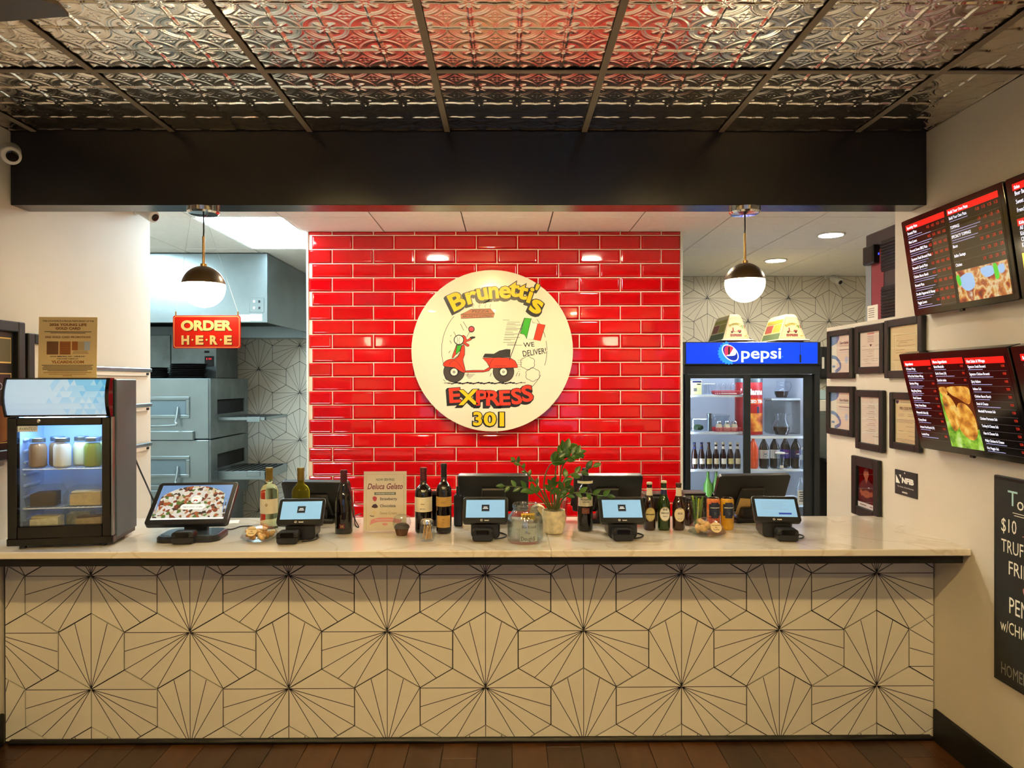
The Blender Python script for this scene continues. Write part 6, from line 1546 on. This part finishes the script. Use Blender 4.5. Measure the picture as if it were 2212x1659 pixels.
# top left shelf
o = item('drink_carton', 'pale yellow carton on the top shelf of the drinks cooler', 'carton', 1503, .16, shz['a']); MB().box(-.045, -.04, 0, .045, .04, .13, mat('carton_yellow', '#d8d29a', .6), .003).build('box', o); mb = MB(); mb.rect(.0, .09, .035, .10, INK, .0406); mb.rect(-.03, .03, .0, .06, GREYINK, .0406); mb.rect(-.04, .11, .04, .128, NAVY, .0406); mb.build('print', o)
for k, px in enumerate((1520, 1528, 1537)):
    o = item('drinking_glass', 'clear tumbler in the drinks cooler, %s from the pale carton' % ORD[k], 'glass', px, .16 + .09 * (k % 2), shz['a'], 'tumblers beside the carton'); MB().lathe([(0, .002), (.026, .002), (.032, .10), (.030, .10), (.024, .006), (0, .006)], CLEAR, 16).build('tumbler', o); MB().shell([(.0322, .096), (.0322, .101)], WHITEP, 16).build('rim', o)
BASK = mat('red_basket', '#b01c26', .4)
def basket(px, y, z, label):
    o = item('serving_basket', label, 'basket', px, y, z, 'red baskets in the drinks cooler'); mb = MB()
    for k in range(3): mb.tube([(x_, y_, .004 + .014 * k) for x_, y_ in [(a * (1 + .06 * k), b * (1 + .06 * k)) for a, b in rr(.24, .13, .05, 5)] + [rr(.24, .13, .05, 5)[0]]], .004, BASK, 6)
    for x_, y_ in rr(.25, .14, .05, 4): mb.tube([(x_, y_, .004), (x_ * 1.08, y_ * 1.08, .034)], .003, BASK, 5)
    mb.build('weave', o); MB(T=RX(-PI / 2)).prism(rr(.235, .125, .05, 5), BASK, 0, .003).build('base', o)
basket(1570, .16, shz['a'], 'red basket of upturned glasses on the top shelf'); basket(1567, .16, shz['b'], 'red basket of cheese shakers on the middle shelf')
for k, px in enumerate((1552, 1562, 1573, 1584)):
    o = item('drinking_glass', 'upturned clear glass in the top red basket, %s from the red wall' % ORD[k], 'glass', px, .14 + .05 * (k % 2), shz['a'] + .004, 'glasses in the red basket'); MB().lathe([(.030, .0), (.026, .085), (.018, .10), (0, .10)], CLEAR, 16).build('tumbler', o); MB().shell([(.0305, .002), (.0302, .008)], WHITEP, 16).build('rim', o)
for k, px in enumerate((1553, 1570, 1586)):
    o = item('cheese_shaker', 'white cheese shaker in the red basket, %s' % ('first from the mixing tub', 'middle of three', 'closest to the door bar')[k], 'shaker', px, .15, shz['b'] + .004, 'cheese shakers in the basket'); MB().lathe([(0, .002), (.026, .002), (.029, .01), (.029, .045), (.020, .065), (0, .065)], mat('parmesan', '#e6dfc2', .7), 16).build('cheese', o); MB().lathe([(.027, .0), (.031, .01), (.031, .047), (.022, .07)], CLEAR, 16).build('glass', o); MB().lathe([(.024, .066), (.024, .082), (.018, .09), (0, .09)], CHROME, 16).build('lid', o)
o = item('storage_tub', 'clear square tub of greens on the middle shelf', 'tub', 1508, .16, shz['b']); MB().box(-.07, -.07, 0, .07, .07, .12, CLEARP, .01).build('tub', o); g = lump(.045, 5, mat('dark_greens', '#3c5236', .8, bump=(60, .6)), .6).build('greens', o); g.location = (0, 0, .035)
o = item('mixing_bowl', 'glass bowl with lid behind the cheese shakers', 'bowl', 1552, .34, shz['b']); MB().lathe([(0, .002), (.06, .002), (.10, .13), (.098, .13), (.058, .006), (0, .006)], CLEARP, 22).build('bowl', o); MB().lathe([(.103, .13), (.103, .142), (.04, .15), (0, .15)], CLEARP, 22).build('lid', o)
o = item('steel_scoop', 'steel scoop standing beside the tub of greens', 'scoop', 1533, .14, shz['b']); MB().box(-.018, -.012, 0, .018, .012, .13, STEEL, .004).build('handle', o); MB().lathe([(0, .12), (.022, .122), (.026, .165), (.024, .165), (.020, .126), (0, .124)], STEEL, 14).build('cup', o)
# beers
bb = None; n_ = 0
caps = (NAVY, NAVY, CAPB, CAPW, CAPW, CAPW, CAPW)
for col_ in range(7):
    for row_ in range(2):
        px = 1500 + col_ * 15.5; yy = .13 + row_ * .085
        o = item('beer_bottle', 'dark beer bottle in the %s row inside the drinks cooler, %s from the red wall' % (('front', 'back')[row_], ORD[col_]), 'bottle', px, yy, shz['c'], 'beer rows in the drinks cooler')
        if bb is None:
            r_ = .029; Hb = .235; bb = MB().lathe([(0, 0), (r_ * .85, 0), (r_, .008), (r_, Hb * .5), (r_ * .7, Hb * .66), (.0125, Hb * .77), (.0115, Hb * .96), (0, Hb * .96)], BROWNG, 16).build('glass', o, sharp=50).data
        else: kid(bb, 'glass', o)
        MB().lathe([(.0135, .222), (.0135, .234), (0, .236)], caps[col_], 12).build('cap', o)
        MB().shell([(.0296, .045), (.0296, .095)], (LABELC, WHITEI, LABY)[col_ % 3], 10, a0=-PI / 2 - .9, a1=-PI / 2 + .9).build('paper_label', o); MB().shell([(.0150, .180), (.0130, .205)], caps[col_] if col_ < 3 else WHITEI, 10, a0=-PI / 2 - 1.4, a1=-PI / 2 + 1.4).build('neck_label', o)
# lower left
for k, px in enumerate((1529, 1547)):
    o = item('green_bottle', ('green bottle nearer the bagged food on the lowest shelf', 'green bottle nearer the staff monitor on the lowest shelf')[k], 'bottle', px, .2, .45, 'green bottles in the drinks cooler'); MB().lathe([(0, 0), (.04, 0), (.04, .17), (.014, .23), (.013, .30), (0, .30)], mat('clear_green_bottle', '#6fae4a', .06, coat=.4), 18).build('glass', o); MB().lathe([(.015, .29), (.015, .315), (0, .315)], MATS['green_beer_glass'], 12).build('cap', o)
for px, cl, r_, lb in ((1497, '#9a7a58', .036, 'brown wrapped bundle on the lowest shelf of the drinks cooler'), (1514, '#5a6068', .036, 'dark wrapped bundle beside the green bottles')):
    o = item('food_bundle', lb, 'food', px, .18, .45 + r_ * .6); lump(r_, px, mat('bundle_' + cl[1:], cl, .4, noise=(30, .3), bump=(30, .7)), .8).build('bundle', o); MB(T=TL(0, 0, r_ * .7)).lathe([(.012, -.01), (.02, .012), (0, .012)], MATS['bundle_' + cl[1:]], 8).build('knot', o)
mb_ = MB().box(i0 + .006, j0 + .04, .43, i1 - .006, j1 - .01, .448, SHW).build('bottom_shelf', tf)
# tea canister
o = item('tea_canister', 'big red iced tea canister behind the door bar of the drinks cooler', 'canister', 1617, .31, shz['r1'] + .004); rT = .125; HT = .50
TEA = mat('tea_red', '#a8191c', .35, noise=(6, .15)); MB().lathe([(0, 0), (rT, 0), (rT, HT), (rT * .96, HT + .01), (0, HT + .01)], TEA, 32).build('body', o); MB().lathe([(rT * 1.01, HT - .015), (rT * 1.01, HT + .02), (rT * .5, HT + .03), (0, HT + .03)], STEEL, 28).build('lid', o)
mb = MB()
def cyl_text(mb, s_, rad, ac, z_, h_, im, bold=.03, sq=1.0):
    V, F, x0, x1 = text_geo(s_, bold); kk = h_ / .72
    mb.add([(rad * math.cos(-PI / 2 + ac + (q[0] - (x0 + x1) / 2) * kk * sq / rad), rad * math.sin(-PI / 2 + ac + (q[0] - (x0 + x1) / 2) * kk * sq / rad), z_ + (q[1] - .36) * kk) for q in V], F, im)
cyl_text(mb, 'Luzianne', rT * 1.008, 0, HT * .80, .055, WHITEI, .05, .85); cyl_text(mb, 'ICED TEA', rT * 1.012, .25, HT * .62, .028, WHITEI, .05)
mb.shell([(rT * 1.004, HT * .57), (rT * 1.004, HT * .67)], mat('tea_orange', '#d9581c', .5), 14, a0=-PI / 2 - .6, a1=-PI / 2 + 1.0); mb.shell([(rT * 1.004, HT * .06), (rT * 1.004, HT * .40)], ramp_mat('tea_glass_picture', [(.35, '#7d2410'), (.5, '#d4661e'), (.65, '#f2b04a')], 14, 'noise'), 14, a0=-PI / 2 - .2, a1=-PI / 2 + 1.0); mb.shell([(rT * 1.006, HT * .40), (rT * 1.006, HT * .52)], NAVY, 8, a0=-PI / 2 + .30, a1=-PI / 2 + .50)
mb.build('printed_wrap', o)
# pitchers
def pitcher(px, y, z, s_, label):
    o = item('tea_pitcher', label, 'pitcher', px, y, z, 'glass tea pitchers'); P_ = [(.0, .003), (.060, .003), (.080, .05), (.082, .085), (.060, .135), (.050, .165), (.062, .205)]
    MB(T=Matrix.Scale(s_, 4)).lathe(P_ + [(.060, .205), (.048, .165), (.058, .135), (.079, .085)], CLEAR, 24).build('glass', o)
    MB(T=Matrix.Scale(s_, 4)).lathe([(0, .004), (.058, .006), (.077, .05), (.0785, .08), (0, .08)], mat('dark_tea', '#2a1a10', .1), 24).build('tea', o)
    MB(T=Matrix.Scale(s_, 4)).tube(smooth([(.056, 0, .185), (.10, 0, .19), (.118, 0, .15), (.105, 0, .10), (.080, 0, .07)], 5, False), .007, CLEARP, 8).build('handle', o)
pitcher(1688, .20, shz['r1'] + .002, .95, 'glass pitcher of dark tea on the shelf inside the drinks cooler')
o = item('ice_bin', 'frosted clear bin behind the tea pitcher', 'bin', 1692, .42, shz['r1'] + .002); mb = MB(); mb.box(-.15, -.10, 0, .15, .10, .315, thin_glass('frosted_bin', '#cfd2cf', .10, .3), .012); mb.build('bin', o); MB().box(-.155, -.105, .315, .155, .105, .335, mat('bin_lid', '#aeb4b4', .4), .006).build('lid', o)
pitcher(1688, .42, shz['r1'] + .340, .80, 'glass pitcher of dark tea standing on top of the frosted bin')
# two-litre bottles
COLA = mat('cola_dark', '#120a08', .06, coat=.4); LBLW = mat('label_silver', '#cdd4dc', .4); LBLP = mat('label_purple', '#4a3a9c', .4)
def soda(px, y, lab, capm, label, liquid=COLA):
    o = item('soda_bottle', label, 'bottle', px, y, shz['r2'], 'large soda bottles'); H_ = .285; r_ = .045
    MB().lathe([(0, 0), (r_ * .8, 0), (r_, .02), (r_, H_ * .62), (r_ * .9, H_ * .72), (r_ * .45, H_ * .87), (.014, H_ * .91), (.013, H_ * .955), (0, H_ * .955)], liquid, 20).build('bottle', o, sharp=50); MB().lathe([(.017, H_ * .945), (.017, H_), (0, H_)], capm, 14).build('cap', o)
    mb = MB(); mb.shell([(r_ * 1.01, H_ * .32), (r_ * 1.01, H_ * .60)], lab, 18)
    if lab in (LBLW, NAVY, LBLP):
        rad = r_ * 1.02; zc = H_ * .47
        for a0, a1, m_ in ((15, 165, REDI), (195, 345, NAVY if lab == LBLW else CBLU)):
            pts = [(.024 * math.cos(R(a_)), .024 * math.sin(R(a_))) for a_ in range(a0, a1 + 1, 15)]
            mb.add([(rad * math.cos(-PI / 2 + u_ / rad), rad * math.sin(-PI / 2 + u_ / rad), zc + v_) for u_, v_ in pts], [tuple(range(len(pts)))], m_)
        cyl_text(mb, 'PEPSI', rad * 1.004, 0, zc, .009, NAVY if lab == LBLW else WHITEI, .05, 1.0)
    mb.build('wrap_label', o)
soda(1650, .15, LBLW, WHITEP, 'cola bottle with silver label beside the orange bottle'); soda(1673, .17, LBLW, WHITEP, 'cola bottle with silver label behind the white lidded cup'); soda(1696, .20, LBLP, LBLP, 'cola bottle with purple cap'); soda(1719, .15, NAVY, NAVY, 'cola bottle with navy label beside the water bottle')
soda(1627, .14, mat('orange_label', '#e2552a', .4), mat('orange_cap', '#e8702e', .4), 'orange juice bottle beside the door bar', mat('orange_juice', '#e0552c', .2, coat=.4))
o = item('lidded_cup', 'clear cup with white lid in front of the cola bottles', 'cup', 1685, .105, shz['r2']); MB().lathe([(0, .002), (.032, .002), (.042, .14), (.040, .14), (.030, .006), (0, .006)], CLEARP, 18).build('cup', o); MB().lathe([(.045, .138), (.045, .150), (.02, .155), (0, .155)], WHITEP, 18).build('lid', o); MB().box(-.014, -.044, .01, .014, -.036, .035, PAPER).build('tag', o)
o = item('water_bottle', 'small clear water bottle at the edge of the cola shelf', 'bottle', 1734, .092, shz['r2']); MB().lathe([(0, 0), (.030, 0), (.032, .01), (.030, .05), (.032, .10), (.030, .13), (.012, .165), (.011, .18)], CLEARP, 16).build('bottle', o); MB().lathe([(.014, .175), (.014, .192), (0, .192)], WHITEP, 12).build('cap', o); MB().shell([(.0325, .085), (.0325, .125)], CBL2, 12).build('wrap_label', o)
o = item('water_bottle', 'clear bottle with a printed white tag on the lowest shelf', 'bottle', 1729, .12, .449); MB().lathe([(0, 0), (.038, 0), (.04, .01), (.04, .16), (.014, .22), (.013, .25), (0, .25)], CLEARP, 16).build('bottle', o); mb = MB(); mb.prism(rr(.085, .13, .012, 4, 0, .07), PAPER, .041, .043)
for k in range(5): mb.rect(-.03 + .006 * (k % 2), .115 - .02 * k, .03 - .006 * (k % 2), .123 - .02 * k, INK, .0436)
mb.build('tag', o)
o = item('food_box', 'dark green box beside the tagged bottle on the lowest shelf', 'box', 1704, .14, .449); MB().box(-.06, -.05, 0, .06, .05, .06, mat('box_green', '#31564c', .5), .004).build('box', o); MB().box(-.061, -.051, .060, .061, .051, .075, CBL2, .003).build('lid', o)

# ------------------------------------------------------------------ delivery car-top signs on the drinks cooler
TOPW = mat('topper_cream', '#f0dcae', .4, emit=0); TOPG = mat('topper_green', '#5c7050', .5); TOPY = mat('topper_yellow', '#b8a845', .5); TOPR = mat('topper_red', '#a04a44', .5); TOPO = mat('topper_orange', '#e07a4a', .5)
for px, lb in ((1589, 'cream delivery car-top sign above the round header emblem'), (1710, 'cream delivery car-top sign above the plain end of the blue header')):
    p = at(px, 735, Y=6.50)
    t = thing('car_top_sign', lb, 'sign', (p.x, 6.48, FT_ + .0005), 0, group='delivery car-top signs')
    b0, d0, b1, d1, h_ = .122, .48, .055, .34, .235
    MB().box(-.145, -.03, .012, .145, d0 + .02, .024, WHITEP, .004).build('base_plate', t); MB().box(-.10, .0, 0, .10, d0, .012, mat('magnet_red', '#7a2030', .5)).build('magnet_pad', t)
    z0 = .024; z1 = z0 + h_; dd = (d0 - d1) / 2
    V = [(-b0, 0, z0), (b0, 0, z0), (b0, d0, z0), (-b0, d0, z0), (-b1, .035, z1 - .03), (b1, .035, z1 - .03), (b1, d0 - .035, z1 - .03), (-b1, d0 - .035, z1 - .03), (-b1 * .75, .05, z1 - .008), (b1 * .75, .05, z1 - .008), (b1 * .75, d0 - .05, z1 - .008), (-b1 * .75, d0 - .05, z1 - .008), (-b1 * .5, .07, z1), (b1 * .5, .07, z1), (b1 * .5, d0 - .07, z1), (-b1 * .5, d0 - .07, z1)]
    MB().add(V, [(3, 2, 1, 0), (12, 13, 14, 15)] + [(k_ * 4 + i, k_ * 4 + (i + 1) % 4, k_ * 4 + 4 + (i + 1) % 4, k_ * 4 + 4 + i) for k_ in range(3) for i in range(4)], TOPW).build('shell', t, sharp=25)
    sl = math.atan2(.035, h_ - .03)
    mb = MB(T=TL(0, -.0006, z0) @ RX(-sl)); hf = h_ - .03
    wq = lambda v: (b0 - (b0 - b1) * v / hf) * .90
    mb.stroke([(-wq(.01), .01), (wq(.01), .01), (wq(hf - .005), hf - .005), (-wq(hf - .005), hf - .005)], .003, TOPO, .0010, True)
    for k_, ch in enumerate("Brunetti's"): u_ = -.052 + .0116 * k_; mb.text(ch, u_, .150 - 14 * (u_ ** 2) * .5, .020, TOPY, .0014, bold=.08, rot=-u_ * 8)
    mb.prism(circ(.010, 14, -.035, .070), INK, .0004, .0014); mb.prism(circ(.010, 14, .035, .070), INK, .0004, .0014); mb.poly([(-.045, .078), (-.03, .082), (-.03, .11), (-.02, .11), (-.018, .076), (.012, .072), (.018, .088), (.048, .088), (.05, .072), (-.045, .07)], TOPR, .0018); mb.poly([(.06, .105), (.068, .105), (.062, .135), (.054, .135)], SGRN, .0012); mb.poly([(.076, .105), (.084, .105), (.078, .135), (.070, .135)], TOPR, .0012)
    mb.text('EXPRESS', .0, .040, .020, TOPR, .0014, bold=.08); mb.text('301', .085, .032, .012, TOPY, .0014, bold=.06)
    mb.build('front_print', t)
    s2 = math.atan2(b0 - b1, h_ - .03)
    mb = MB(T=TL(-b0 - .0006, d0, z0) @ RZ(-PI / 2) @ RX(-s2)); hs = math.hypot(b0 - b1, h_ - .03)
    mb.rect(.03, .005, d0 - .02, hs * .30, TOPG, .001); mb.rect(.05, hs * .36, d0 * .48, hs * .72, TOPR, .001); mb.rect(.05, hs * .76, d0 - .05, hs * .92, TOPY, .001); mb.rect(d0 * .52, hs * .36, d0 - .05, hs * .72, TOPY, .001)
    mb.build('side_print', t)
